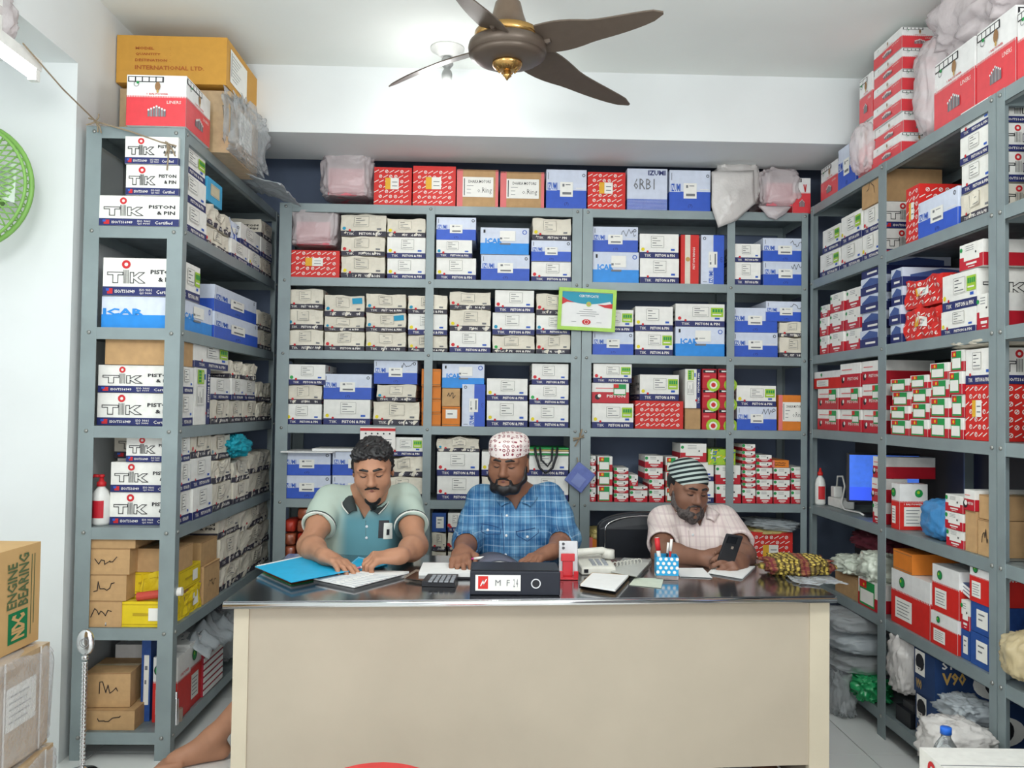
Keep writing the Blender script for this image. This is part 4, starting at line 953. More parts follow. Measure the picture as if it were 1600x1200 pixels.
def add_motifs(m, col, scale=55):
    nt = m.node_tree; b = nt.nodes['Principled BSDF']; l = b.inputs['Base Color'].links[0].from_socket
    tc = nt.nodes.new('ShaderNodeTexCoord'); v = nt.nodes.new('ShaderNodeTexVoronoi'); v.inputs['Scale'].default_value = scale; v.inputs['Randomness'].default_value = .35; nt.links.new(tc.outputs['Object'], v.inputs['Vector'])
    r = nt.nodes.new('ShaderNodeValToRGB'); e = r.color_ramp.elements; e[0].position = .18; e[0].color = (0, 0, 0, 1); e[1].position = .24; e[1].color = (1, 1, 1, 1); a = r.color_ramp.elements.new(.36); a.color = (1, 1, 1, 1); a2 = r.color_ramp.elements.new(.42); a2.color = (0, 0, 0, 1)
    nt.links.new(v.outputs['Distance'], r.inputs[0]); x = nt.nodes.new('ShaderNodeMixRGB'); x.inputs[2].default_value = s2l(*col)+(1,); nt.links.new(r.outputs[0], x.inputs[0]); nt.links.new(l, x.inputs[1]); nt.links.new(x.outputs[0], b.inputs['Base Color'])
add_motifs(CAPM, (142, 62, 76), 58)
capo = mesh_sdf(skullcap(T2, R2, 1, .052, .128, .083, .104, -.10), .003, 'prayer_cap', CAPM, P2)
HB = SDF().ell(T2(0, .022, .03), (.0785, .098, .075), R2, .01).ell(T2(0, -.09, .0), (.075, .062, .09), R2, .01, '-').ell(T2(0, -.02, -.085), (.2, .14, .07), R2, .01, '-'); HB.fn(lambda Pp: ((Pp-T2(0, 0, .075)) @ R2)[:, 2], '&', .003)
mesh_sdf(HB, .0035, 'hair', BLACKHAIR, P2)
BTN = M('shirt_button_pearl', (224, 228, 232), rough=.3, var=0); STW = M('shirt_seam_navy', (40, 72, 120), rough=.8)
def button(P, Sd, x, z, y0=3.1):
    y = surf_y(Sd, x, z, y0, y0+.5); b = MB(); b.lathe([(.0055, 0), (.0055, .002), (.003, .003)], BTN, n=10, T=Matrix.Translation((x, y-.001, z)) @ Matrix.Rotation(math.pi/2, 4, 'X')); o = b.build('button', P, True); o.matrix_parent_inverse = Matrix.Translation(-Vector(P.location))
def seam(P, Sd, pts, m, r=.0016, y0=3.1, name='seam'):
    q = []
    for (a, b_) in zip(pts[:-1], pts[1:]):
        for i in range(6): x = a[0]+(b_[0]-a[0])*i/6; z = a[1]+(b_[1]-a[1])*i/6; q.append((x, surf_y(Sd, x, z, y0, y0+.5)-.0006, z))
    b = MB(); b.tube(q, r, m, 6); o = b.build(name, P, True); o.matrix_parent_inverse = Matrix.Translation(-Vector(P.location))
def xz(px, py, Y=3.38): p = at(px, py, Y); return (float(p[0]), float(p[2]))
seam(P1, Q1, [xz(573, 812), xz(574, 846)], M('seam_teal', (96, 130, 136), rough=.8)); [button(P1, Q1, *xz(575, y_)) for y_ in (821, 838)]
for px, py in ((792, 806), (791, 836), (790, 866), (762, 829), (824, 838)): button(P2, Q2, *xz(px, py))
seam(P2, Q2, [xz(784, 803), xz(787, 840), xz(788, 876)], STW); seam(P2, Q2, [xz(752, 822), xz(752, 830), xz(760, 836), xz(782, 834), xz(783, 824)], STW); seam(P2, Q2, [xz(752, 819), xz(784, 825)], STW)
seam(P2, Q2, [xz(806, 829), xz(808, 836), xz(824, 845), xz(841, 833), xz(841, 826)], STW); seam(P2, Q2, [xz(806, 830), xz(842, 824)], STW)

# --- man on the right: pale check shirt, striped cap, phone in both hands
MX3 = float(at(1085, 800, 3.55)[0]); c3 = at(1087, 862, 3.54); SA3, SB3 = at(1037, 816, 3.55), at(1131, 814, 3.55); EA3, EB3 = at(1035, 865, 3.33), at(1163, 866, 3.32)
WA3, WB3 = at(1104, 873, 3.16), at(1158, 878, 3.15)
legC = [((MX3-.12, 3.16, .48), (MX3-.13, 3.14, .08), (MX3-.14, 2.90, .02)), ((MX3+.14, 3.16, .48), (MX3+.15, 3.14, .08), (MX3+.16, 2.90, .02))]
SK3 = skin('skin_deep_brown', (132, 94, 76)); LIP3 = M('lips_brown', (112, 76, 70), var=.05)
PNK = plaid('shirt_pale_check', ((222, 206, 202), (234, 222, 216)), [(0, 26, .1, .2, (206, 184, 186), .5), (2, 24, .2, .2, (206, 186, 186), .5), (0, 26, .6, .06, (190, 170, 176), .5)])
P3, T3, R3, S3, Q3, nb3 = man('grey-bearded man in pale shirt and striped cap looking at black phone', at(1074, 766, 3.47), (.22, .25, .06), .97, .94, c3, SA3, SB3, EA3, EB3, WA3, WB3,
   dict(d=(.82, -.30, .02), n=(-.1, -.75, .55), side=-1, curl=.75, spread=.2, thumb=.3), dict(d=(-.55, -.62, .10), n=(.5, -.6, .55), side=1, curl=.8, spread=.2, thumb=.3),
   SK3, LIP3, PNK, .72, .02, zV=float(at(1082, 824, 3.42)[2]), seed=23, legs=legC, collar_m=PNK)
mesh_sdf(beard_sdf(T3, .97, True, .012, .94), .003, 'beard', GREYHAIR, P3); mesh_sdf(moustache(T3, .97, .004), .0018, 'moustache', GREYHAIR, P3)
STRIPE = plaid('cap_knit', ((176, 190, 186), (190, 202, 196)), [])
def cap_stripes():
    m = STRIPE; nt = m.node_tree; b = nt.nodes['Principled BSDF']; l = b.inputs['Base Color'].links[0].from_socket
    g = nt.nodes.new('ShaderNodeTexCoord'); vm = nt.nodes.new('ShaderNodeVectorMath'); vm.operation = 'DOT_PRODUCT'; ax = R3 @ V3(-.15, .42, .9); ax /= np.linalg.norm(ax); vm.inputs[1].default_value = tuple(ax); nt.links.new(g.outputs['Object'], vm.inputs[0])
    a = nt.nodes.new('ShaderNodeMath'); a.operation = 'MULTIPLY'; a.inputs[1].default_value = 52; nt.links.new(vm.outputs['Value'], a.inputs[0]); f = nt.nodes.new('ShaderNodeMath'); f.operation = 'FRACT'; nt.links.new(a.outputs[0], f.inputs[0])
    t = nt.nodes.new('ShaderNodeMath'); t.operation = 'LESS_THAN'; t.inputs[1].default_value = .52; nt.links.new(f.outputs[0], t.inputs[0]); x = nt.nodes.new('ShaderNodeMixRGB'); x.inputs[2].default_value = s2l(34, 44, 46)+(1,); nt.links.new(t.outputs[0], x.inputs[0]); nt.links.new(l, x.inputs[1]); nt.links.new(x.outputs[0], b.inputs['Base Color'])
cap_stripes()
KC = SDF().ell(T3(0, .020, .045), (.083, .104, .088), R3, .01); KC.fn(lambda Pp: -(((Pp-T3(0, 0, .052)) @ R3) @ V3(0, -.28, .96)), '&', .004)
mesh_sdf(KC, .0032, 'striped_cap', STRIPE, P3)
HB = SDF().ell(T3(0, .022, .03), (.0745, .096, .075), R3, .01).ell(T3(0, -.09, .0), (.07, .062, .09), R3, .01, '-').ell(T3(0, -.02, -.085), (.2, .14, .07), R3, .01, '-'); HB.fn(lambda Pp: ((Pp-T3(0, 0, .06)) @ R3)[:, 2], '&', .003)
mesh_sdf(HB, .0035, 'hair', BLACKHAIR, P3)
for px, py in ((1083, 836), (1083, 858)): button(P3, Q3, *xz(px, py, 3.42))
seam(P3, Q3, [xz(1077, 830, 3.42), xz(1077, 872, 3.42)], M('shirt_seam_pale', (190, 172, 170), rough=.8))
# ---------------- desk ----------------
def onz(px, py, z): return hit(px, py, 2, z)
ZT = .755
fl0, fr0 = onz(349, 940, ZT), onz(1306, 931, ZT); yb = float(onz(1180, 874, ZT)[1])
DK = empty('counter_desk', ((fl0[0]+fr0[0])/2, (fl0[1]+yb)/2, 0), 'long cream counter desk with a mirror-like steel top', 'desk')
dm = lambda b, n, sm=False: setattr_parent(b.build(n, DK, sm), DK)
def setattr_parent(o, P): o.matrix_parent_inverse = Matrix.Translation(-Vector(P.location)); return o
TOPM = mat('steel_sheet', (.36, .365, .38), rough=.13, metal=.95, var=.05, scale=6, bump=.0); CHROME = mat('chrome', (.75, .75, .76), rough=.12, metal=1, var=0)
LAM = M('laminate_cream', (181, 169, 151), rough=.45, var=.035, scale=4); LAM2 = M('laminate_edge', (198, 187, 165), rough=.5, var=.04, scale=5)
def prism(pts, z0, z1, m, b=None):
    b = b or MB(); n = len(pts); V = [(p[0], p[1], z0) for p in pts]+[(p[0], p[1], z1) for p in pts]
    a = sum(pts[i][0]*pts[(i+1) % n][1]-pts[(i+1) % n][0]*pts[i][1] for i in range(n))
    F = [tuple(range(n))[::-1], tuple(range(n, 2*n))]+[(i, (i+1) % n, n+(i+1) % n, n+i) for i in range(n)]
    if a < 0: F = [f[::-1] for f in F]
    b.add(V, F, m); return b
TQ = [(fl0[0], fl0[1]), (fr0[0], fr0[1]), (fr0[0]+.0, yb), (fl0[0]+.0, yb+.03)]
dm(prism(TQ, ZT-.004, ZT, TOPM), 'desk_top')
b = prism([(p[0]+(.006 if i in (0, 3) else -.006), p[1]+(.004 if i < 2 else -.004)) for i, p in enumerate(TQ)], ZT-.022, ZT-.0045, LAM2); dm(b, 'top_board')
b = MB(); b.tube([(TQ[0][0], TQ[0][1]-.001, ZT-.012), (TQ[1][0], TQ[1][1]-.001, ZT-.012)], .0105, CHROME, 8); dm(b, 'steel_edge', True)
sl = (fr0[1]-fl0[1])/(fr0[0]-fl0[0]); lx, rx = float(hit(365, 1000, 1, fl0[1]+.03)[0]), float(hit(1295, 1000, 1, fr0[1]+.03)[0])
fy = lambda x: fl0[1]+sl*(x-fl0[0])+.025
zb = float(hit(1230, 1196, 1, fy(rx))[2])
ZU = ZT-.0225
dm(prism([(lx+.045, fy(lx)+.006), (rx-.065, fy(rx)+.006), (rx-.065, fy(rx)+.024), (lx+.045, fy(lx)+.024)], zb, ZU, LAM), 'front_panel')
dm(prism([(lx, fy(lx)), (lx+.045, fy(lx)), (lx+.045, fy(lx)+.03), (lx, fy(lx)+.03)], 0, ZU, LAM2), 'corner_post')
dm(prism([(rx-.065, fy(rx)), (rx, fy(rx)), (rx, fy(rx)+.03), (rx-.065, fy(rx)+.03)], 0, ZU, LAM2), 'corner_post')
dm(prism([(lx, fy(lx)+.031), (lx+.02, fy(lx)+.031), (lx+.02, yb-.02), (lx, yb-.02)], 0.03, ZU, LAM), 'side_panel')
dm(prism([(rx-.02, fy(rx)+.031), (rx, fy(rx)+.031), (rx, yb-.03), (rx-.02, yb-.03)], 0.03, ZU, LAM), 'side_panel')

def thing(b, name, label, cat, group=None, sm=False): return tag(b.build(name, None, sm), label, cat, group)
def part(b, name, P, sm=False, lab=None):
    o = b.build(name, P, sm); o.matrix_parent_inverse = Matrix.Translation(-Vector(P.location)) if P.type == 'EMPTY' else Matrix.Identity(4)
    if lab: o['label'] = lab
    return o
def qz(px4, z): return [tuple(onz(x, y, z)[:2]) for x, y in px4]
Z0 = ZT+.0012
PAPER = M('paper_white', (238, 238, 236), rough=.7, var=.015); PAPERL = M('paper_grey_lines', (170, 176, 186), var=0)  # second colour: grey lines across the notebook pages
CYANF = M('folder_cyan', (28, 176, 224), rough=.45); ORG2 = M('folder_orange', (214, 130, 70), rough=.5); GRN2 = M('folder_green', (60, 190, 120), rough=.5)
# folders, left
def sheets(px4, layers, name, label, cat, group=None):
    o = None; z = Z0; 
    for i, (m, t, pn, gro) in enumerate(layers):
        q = np.array(qz(px4, z)); c = q.mean(0); q = c+(q-c)*gro; bb = prism([tuple(p) for p in q], z, z+t, m)
        if o is None: o = thing(bb, name, label, cat, group)
        else: part(bb, pn, o)
        z += t+.0004
    return o, z
sheets([(398, 886), (455, 911), (548, 893), (478, 869)], [(ORG2, .002, '', 1.0), (GRN2, .004, 'green_sheet', .985), (PAPER, .006, 'paper', .96), (CYANF, .002, 'cyan_cover', .99), (PAPER, .005, 'paper', .95), (CYANF, .0015, 'cyan_cover', .97)], 'file_folder', 'thick cyan file folders stacked at the left end of the desk', 'folder')
sheets([(540, 889), (572, 892), (606, 882), (560, 872)], [(CYANF, .006, '', 1.0), (PAPER, .004, 'paper', .97), (CYANF, .002, 'cyan_cover', .99)], 'file_folder', 'smaller cyan folder lying between the hands of the man in the polo shirt', 'folder')
nbk, z = sheets([(490, 906), (545, 893), (639, 896), (553, 919)], [(PAPER, .008, '', 1.0), (PAPER, .003, 'page', .96)], 'open_notebook', 'open ruled notebook in front of the man in the polo shirt', 'notebook')
q = qz([(490, 906), (545, 893), (639, 896), (553, 919)], z); b = MB()
for i in range(9):
    f = .1+.09*i
    for (a, c, u0, u1) in ((0, 1, .05, .46), (0, 1, .54, .95)):
        p = [np.array(q[k]) for k in range(4)]; L = p[0]+(p[1]-p[0])*f; Rr = p[3]+(p[2]-p[3])*f; s_, e_ = L+(Rr-L)*u0, L+(Rr-L)*u1; b.tube([(s_[0], s_[1], z+.0005), (e_[0], e_[1], z+.0005)], .0006, PAPERL, 4)
part(b, 'writing', nbk)
BLK = M('plastic_black', (30, 31, 36), rough=.4, var=.03); BLKG = M('glass_black', (16, 18, 24), rough=.08, var=0, coat=.6); SIL = M('metal_champagne', (176, 160, 146), rough=.3, metal=.4)
ph_, z = sheets([(632, 904), (650, 893), (678, 896), (661, 908)], [(SIL, .008, '', 1.0), (BLKG, .001, 'screen', .95)], 'mobile_phone', 'dark phone lying flat between the notebook and the calculator', 'phone')
# calculator
ca, z = sheets([(659, 916), (673, 898), (718, 899), (711, 917)], [(BLK, .016, '', 1.0)], 'calculator', 'black desk calculator left of the black box file', 'calculator')
q = np.array(qz([(659, 916), (673, 898), (718, 899), (711, 917)], z)); KEYM = M('key_grey', (150, 154, 160), rough=.5)
for r_ in range(4):
    b = MB()
    for c_ in range(5):
        u, v = .1+.17*c_, .35+.16*r_; P0 = lambda u, v: (q[0]*(1-u)+q[3]*u)*(1-v)+(q[1]*(1-u)+q[2]*u)*v
        prism([tuple(P0(u, v)), tuple(P0(u+.12, v)), tuple(P0(u+.12, v+.1)), tuple(P0(u, v+.1))], z, z+.003, KEYM, b)
    part(b, 'key_row', ca)
# box file with spine towards the shop
s0, s1 = onz(734, 930, ZT), onz(874, 928, ZT); hh = float(hit(800, 893, 1, s0[1])[2])-Z0
FB = MB(); w_ = float(s1[0]-s0[0]); A = Art(w_, .15, hh); A.mb = FB; BND = M('file_black_cloth', (28, 32, 44), rough=.5, var=.08, scale=50)
FB.box(0, 0, 0, w_, .15, hh, BND)
fo = FB.build('box_file'); tag(fo, 'black lever box file lying on the desk, labelled spine outwards', 'file'); fo.location = (s0[0], s0[1], Z0); bevel(fo, .003)
def fpart(n, f): a = Art(w_, .15, hh); f(a); return a.mb.build(n, fo)
fpart('spine_label', lambda a: (a.rect('f', .06, .18, .56, .85, LBL, .001), a.rect('f', .09, .26, .2, .8, REDBOX, .002), a.line('f', [(.12, .4), (.145, .62), (.15, .45), (.18, .66)], WPRINT, .003, .003), a.text('f', 'M  F', .28, .4, .44, .65, GREYI, 0), a.text('f', '2 4', .48, .35, .53, .7, GREYI, 0)))
fpart('finger_ring', lambda a: (a.ring('f', .73, .5, .0155, .012, CHROME, .002, 20), a.disc('f', .73, .5, .012, INK, .001)))
b = MB(); b.box(.005, .01, hh+.0005, w_-.005, .145, hh+.003, BLK); part(b, 'cover', fo)
# open ledger lying behind / on the file, with a curling page
zp = Z0+hh+.006
def sheet_curve(px, z0, arc, m, name, P, wy=.2): pass
pL = at(672, 884, 2.98); pM = at(757, 884, 2.98)
LG = empty('open_ledger', (pM[0], 2.86, Z0), 'open ring ledger with a curled page under the middle man\'s hands', 'book')
b = MB(); b.box(-.235, .0, 0, .03, .2, .006, BLK); b.box(-.225, .006, .006, .0, .19, .020, PAPER); o = b.build('page_block', LG); o.location = (0, .035, 0); 
b = MB(); b.box(-.0, .0, 0, .16, .2, .006, BLK); b.box(.01, .006, .006, .15, .19, .014, PAPER); o = b.build('page_block', LG); o.location = (.03, .035, 0)
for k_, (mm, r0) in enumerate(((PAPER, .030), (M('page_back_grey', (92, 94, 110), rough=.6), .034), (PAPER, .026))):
    b = MB(); n = 14; g = []
    for i in range(n+1):
        t = i/n; a = math.pi*.95*(1-t)+.1; x = .03+r0*math.cos(a)*1.1+.02*t+.06*t*t; z_ = .022+r0*max(math.sin(a), .0)*1.1+.006*(1-t)
        for y in (.04, .21): g.append((x+(y-.04)*-.15, y, z_))
    b.add(g, [(2*i, 2*i+1, 2*i+3, 2*i+2) for i in range(n)], mm); o = b.build('curled_page', LG, True); sm = o.modifiers.new('t', 'SOLIDIFY'); sm.thickness = .0015
b = MB()
for i in range(3):
    T_ = Matrix.Translation((.01, .08+.05*i, .02)) @ Matrix.Rotation(math.pi/2, 4, 'X'); b.tube([(.01+.022*math.cos(a*.4), .08+.05*i, .014+.024*math.sin(a*.4)) for a in range(9)], .0018, CHROME, 6)
b.build('ring', LG, True)
# pens
def pen(p, q, m, label, r=.004):
    p, q = Vector(p), Vector(q); d = (q-p); b = MB(); b.tube([p, p+d*.06, p+d*.12, p+d*.97, q], [r*.25, r*.7, r, r, r*.8], m, 10); o = thing(b, 'pen', label, 'pen', None, True)
    c = MB(); c.tube([p+d*.62, p+d*.99], [r*1.25, r*1.25], WPRINT if m is not WPRINT else REDP, 10); part(c, 'pen_cap', o, True); return o
PINK = M('pen_pink', (226, 60, 150), rough=.35)
pen(at(712, 876, 3.03), at(758, 871, 3.02), PINK, 'bright pink pen in the middle man\'s right hand')
pen(at(540, 891, 2.96), at(577, 884, 3.0), M('pen_rose', (206, 120, 150), rough=.35), 'pale pink pen held over the notebook by the man in the polo')
# phone on a red stand
RED = M('stand_red', (206, 40, 50), rough=.3, coat=.4); PHW = M('phone_silver', (206, 206, 208), rough=.25, coat=.5)
sp = onz(887, 904, ZT); ST = empty('phone_stand', (sp[0], sp[1], Z0), 'small red plastic phone stand at the file\'s right end', 'stand')
b = MB(); b.box(-.034, -.03, 0, .034, .05, .006, RED); o = b.build('base', ST); b = MB(); b.box(-.018, .004, .006, .018, .010, .078, RED); b.box(-.024, -.0, .058, .024, .006, .085, RED); o = b.build('back_rest', ST); b = MB(); b.box(-.034, -.03, .006, -.018, -.022, .03, RED); b.box(.018, -.03, .006, .034, -.022, .03, RED); b.build('lip', ST)
for o in ST.children: bevel(o, .002)
PH = empty('mobile_phone', (sp[0]+.004, sp[1]+.016, Z0+.0075), 'silver phone with round twin cameras leaning on the red stand', 'phone'); PH.rotation_euler = (-.12, 0, .0)
b = MB(); b.box(-.033, 0, 0, .033, .008, .118, PHW); o = b.build('body', PH); bevel(o, .004, 3)
b = MB(); b.box(-.029, -.0015, .086, -.004, 0, .114, PHW); o = b.build('camera_block', PH); b = MB()
for dz in (.093, .107): b.lathe([(.0052, 0), (.0052, .001), (.001, .0012)], BLKG, n=12, T=Matrix.Translation((-.018, -.0015, dz)) @ Matrix.Rotation(math.pi/2, 4, 'X'))
b.build('lens', PH)
# telephone
IV = M('telephone_ivory', (216, 214, 204), rough=.4); tp = onz(932, 896, ZT)
TL = empty('telephone', (tp[0], tp[1]+.02, Z0), 'ivory desk telephone with coiled cord right of the silver phone', 'telephone', rz=.12)
b = MB(); b.add([(-.065, -.05, 0), (.065, -.05, 0), (.065, .09, 0), (-.065, .09, 0), (-.063, -.045, .026), (.063, -.045, .026), (.063, .085, .05), (-.063, .085, .05)], [(3, 2, 1, 0), (4, 5, 6, 7), (0, 1, 5, 4), (1, 2, 6, 5), (2, 3, 7, 6), (3, 0, 4, 7)], IV); o = b.build('base', TL); bevel(o, .006, 3)
b = MB(); b.tube([(-.085, .03, .048), (-.06, .03, .066), (.03, .03, .072), (.055, .03, .062)], [.015, .014, .013, .015], IV, 12); b.tube([(-.085, .03, .062), (-.083, .03, .036)], [.021, .024], IV, 14); b.tube([(.055, .03, .076), (.053, .03, .045)], [.021, .024], IV, 14); b.build('handset', TL, True)
b = MB(); b.box(-.055, -.0515, .008, -.04, -.049, .02, BLK); b.build('socket', TL)
for r_ in range(4):
    b = MB()
    for c_ in range(3): x = -.02+.022*c_; y = -.03+.016*r_; z_ = .028+.0028*r_; b.box(x, y, z_, x+.014, y+.01, z_+.006, KEYM)
    b.build('key_row', TL)
cr = [(.06+.012*math.cos(t*.9)+.0045*t*.5, .02+.0012*t, .018+.012*math.sin(t*.9)) for t in range(60)]; b = MB(); b.tube(cr, .0024, IV, 5); b.build('coiled_cord', TL, True)
sheets([(951, 895), (975, 876), (1018, 879), (996, 903)], [(M('tray_grey', (158, 160, 156), rough=.4), .012, '', 1.0), (M('tray_inner', (190, 192, 186), rough=.5), .002, 'panel', .9)], 'card_terminal', 'flat grey device beside the telephone cord', 'device')
pad, z = sheets([(905, 916), (925, 897), (984, 901), (962, 925)], [(BLK, .004, '', 1.0), (TAN, .007, 'pad_board', .97), (PAPER, .006, 'paper', .95)], 'notepad', 'white notepad on black cover in front of the telephone', 'notepad')
sheets([(983, 914), (992, 903), (1037, 904), (1033, 919)], [(M('slip_pale_green', (206, 214, 196), rough=.7), .001, '', 1.0)], 'paper_slip', 'pale slip of paper beside the blue pen cup', 'paper')
sheets([(1062, 901), (1056, 888), (1098, 888), (1113, 903)], [(PAPER, .0015, '', 1.0), (PAPER, .001, 'page', .92)], 'paper_sheet', 'white sheets right of the pen cup', 'paper')
sheets([(1106, 896), (1118, 884), (1180, 886), (1160, 905)], [(PAPER, .003, '', 1.0), (PAPER, .001, 'page', .92)], 'paper_pad', 'white paper under the phone of the man in the striped cap', 'paper')
# pen cup
cp = onz(1041, 903, ZT); CUP = empty('pen_cup', (cp[0], cp[1], Z0), 'square blue polka-dot pen cup on clear feet', 'cup', rz=-.1)
CYC = M('cup_cyan', (42, 160, 212), rough=.4); b = MB(); e = .038
b.box(-e, -e, .018, e, -e+.003, .078, CYC); b.box(-e, e-.003, .018, e, e, .078, CYC); b.box(-e, -e+.003, .018, -e+.003, e-.003, .078, CYC); b.box(e-.003, -e+.003, .018, e, e-.003, .078, CYC); b.box(-e, -e, .014, e, e, .018, CYC); b.build('cup', CUP)
CLR = mat('clear_plastic', (.9, .95, .97), rough=.05, var=0, trans=.9); b = MB(); b.box(-e, -e, 0, e, e, .0135, CLR); b.build('foot', CUP)
b = MB()
for i in range(4):
    for j in range(4): b.lathe([(.0058, 0), (.0058, .0008), (.001, .001)], WPRINT, n=10, T=Matrix.Translation((-.0285+.019*i+(.0045 if j % 2 else -.0045), -e-.0001, .026+.015*j)) @ Matrix.Rotation(math.pi/2, 4, 'X'))
b.build('polka_dots', CUP)
pc = Vector((cp[0], cp[1], Z0+.02))
pen(pc+Vector((-.02, 0, .0)), pc+Vector((-.032, .012, .118)), WPRINT, 'fat white marker standing in the blue pen cup', .0075); pen(pc+Vector((.008, 0, .0)), pc+Vector((.02, .01, .115)), REDP, 'red pen standing in the blue pen cup', .0038); pen(pc+Vector((.0, .012, .0)), pc+Vector((.012, .024, .10)), BLK, 'black pen standing in the blue pen cup', .0036)
# black phone in the hands of the right-hand man
pp = at(1141, 856, 3.06); BP = empty('mobile_phone', tuple(pp), 'black cased phone held upright by the man in the striped cap', 'phone'); BP.rotation_euler = (.38, .16, .12)
b = MB(); b.box(-.033, -.005, -.062, .033, .005, .055, BLK); o = b.build('case', BP); bevel(o, .005, 3); b = MB(); b.box(-.024, -.0075, .022, .012, -.005, .048, BLKG); o = b.build('camera_block', BP); b = MB(); b.box(-.0, -.0085, .0, .008, -.005, .01, SIL); b.build('emblem', BP)
# ---------------- soft things ----------------
def plastic(name, rgb, a=.6, rough=.25):
    m = bpy.data.materials.new(name); m.use_nodes = True; nt = m.node_tree; b = nt.nodes['Principled BSDF']; out = nt.nodes['Material Output']
    b.inputs['Base Color'].default_value = s2l(*rgb)+(1,); b.inputs['Roughness'].default_value = rough; b.inputs['Specular IOR Level'].default_value = .6
    t = nt.nodes.new('ShaderNodeBsdfTransparent'); t.inputs[0].default_value = (.96, .96, .97, 1); mx = nt.nodes.new('ShaderNodeMixShader'); mx.inputs[0].default_value = a
    tc = nt.nodes.new('ShaderNodeTexCoord'); n = nt.nodes.new('ShaderNodeTexNoise'); n.inputs['Scale'].default_value = 25; n.inputs['Detail'].default_value = 5; nt.links.new(tc.outputs['Object'], n.inputs['Vector'])
    bp = nt.nodes.new('ShaderNodeBump'); bp.inputs['Strength'].default_value = .5; bp.inputs['Distance'].default_value = .012; nt.links.new(n.outputs[0], bp.inputs['Height']); nt.links.new(bp.outputs[0], b.inputs['Normal'])
    nt.links.new(t.outputs[0], mx.inputs[1]); nt.links.new(b.outputs[0], mx.inputs[2]); nt.links.new(mx.outputs[0], out.inputs[0]); return m
PK = plastic('bag_pinkish', (234, 224, 225), .55); PW = plastic('bag_milky', (226, 222, 218), .8); PC = plastic('bag_clear', (205, 210, 212), .42, .12); PG = plastic('sheet_grey', (190, 198, 202), .65)
PB = plastic('bag_blue', (72, 142, 200), .92); PGR = plastic('bag_green', (40, 160, 96), .92); PWG = plastic('bag_white_green', (222, 230, 214), .9); PYW = plastic('bag_yellowish', (236, 216, 168), .5)
def blob(name, c, size, m, label, cat, seed=1, amp=.10, sq=3.0, neck=0, rz=0, flat=True, sag=0, nu=64, nv=40, tilt=0, group=None):
    """crumpled bag: a rounded block pushed in and out by creases; optional gathered neck"""
    V = []; off = Vector((seed*3.1, seed*1.7, seed*.9)); W, D, H = size
    for j in range(nv+1):
        ph = -math.pi/2+math.pi*j/nv
        for i in range(nu):
            th = 2*math.pi*i/nu; cx, sx_ = math.cos(th), math.sin(th); cp, sp_ = math.cos(ph), math.sin(ph)
            pw = lambda v, e: math.copysign(abs(v)**e, v)
            e = 2/sq; x, y, z = pw(cp, e)*pw(cx, e), pw(cp, e)*pw(sx_, e), pw(sp_, e)
            d = Vector((x, y, z)); n = noise.noise(d*2.2+off)*.8+abs(noise.noise(Vector((x*5, y*5, z*2.2))+off))*1.2-.3+.6*abs(noise.noise(Vector((x*11, y*11, z*5))+off))+.3*abs(noise.noise(d*19+off))
            k = 1+amp*n*2
            if neck and z > .2: k *= 1-neck*((z-.2)/.8)**.8*(1-.25*abs(math.sin(th*3)))
            zz = z*(1+amp*n*1.2)
            V.append((x*W/2*k, y*D/2*k, max(zz*H/2, -H/2) if flat else zz*H/2))
    F = [(j*nu+i, j*nu+(i+1) % nu, (j+1)*nu+(i+1) % nu, (j+1)*nu+i) for j in range(nv) for i in range(nu)]
    b = MB(); b.add(V, F, m); o = b.build(name, None, True); o.location = (c[0], c[1], c[2]); o.rotation_euler = (0, tilt, rz); tag(o, label, cat, group); return o
def bz(px0, px1, py0, py1, Y):
    a, b_ = at(px0, py0, Y), at(px1, py1, Y); return ((a[0]+b_[0])/2, Y, (a[2]+b_[2])/2), (abs(b_[0]-a[0]), abs(a[2]-b_[2]))
def bag(px0, px1, py0, py1, Y, D, m, label, **k):
    c, s = bz(px0, px1, py0, py1, Y); return blob(k.pop('name', 'plastic_bag'), c, (s[0], D, s[1]), m, label, k.pop('cat', 'bag'), **k)
# on the back racks
RI = 0
def redin(c, s, label):
    b = MB(); b.box(c[0]-s[0]*.36, c[1]-.1, c[2]-s[2]*.5+.002, c[0]+s[0]*.36, c[1]+.1, c[2]+s[2]*.12, M('goods_rose', (220, 120, 130), rough=.7)); o = thing(b, 'parts_box', label, 'box')
for (px, Y, lab) in (((509, 583, 246, 314), YB+.12, 'milky plastic bag standing on the back rack, left of the red boxes'), ((461, 531, 331, 389), YB+.13, 'pinkish plastic bag on the red box, top shelf'), ((1180, 1238, 271, 330), YB+.12, 'pink plastic bag on the back rack beside the striped TOYOTA carton'.replace('TOYOTA', 'white and red'))):
    c, s = bz(*px, Y); blob('plastic_bag', c, (s[0], .24, s[1]), PK, lab, 'bag', seed=px[0] % 7, amp=.09, sq=6)
    redin(c, (s[0], 0, s[1]), 'rose packet inside the %s' % ('bag left of the red boxes' if px[0] == 509 else 'bag on the red box' if px[0] == 461 else 'pink bag at the right end of the back rack'))
c, s = bz(1112, 1180, 262, 324, YB+.12); blob('plastic_bag', c, (s[0], .24, s[1]), PW, 'milky bag standing on the back rack right of the blue and white box', 'bag', seed=5, amp=.06, sq=5)
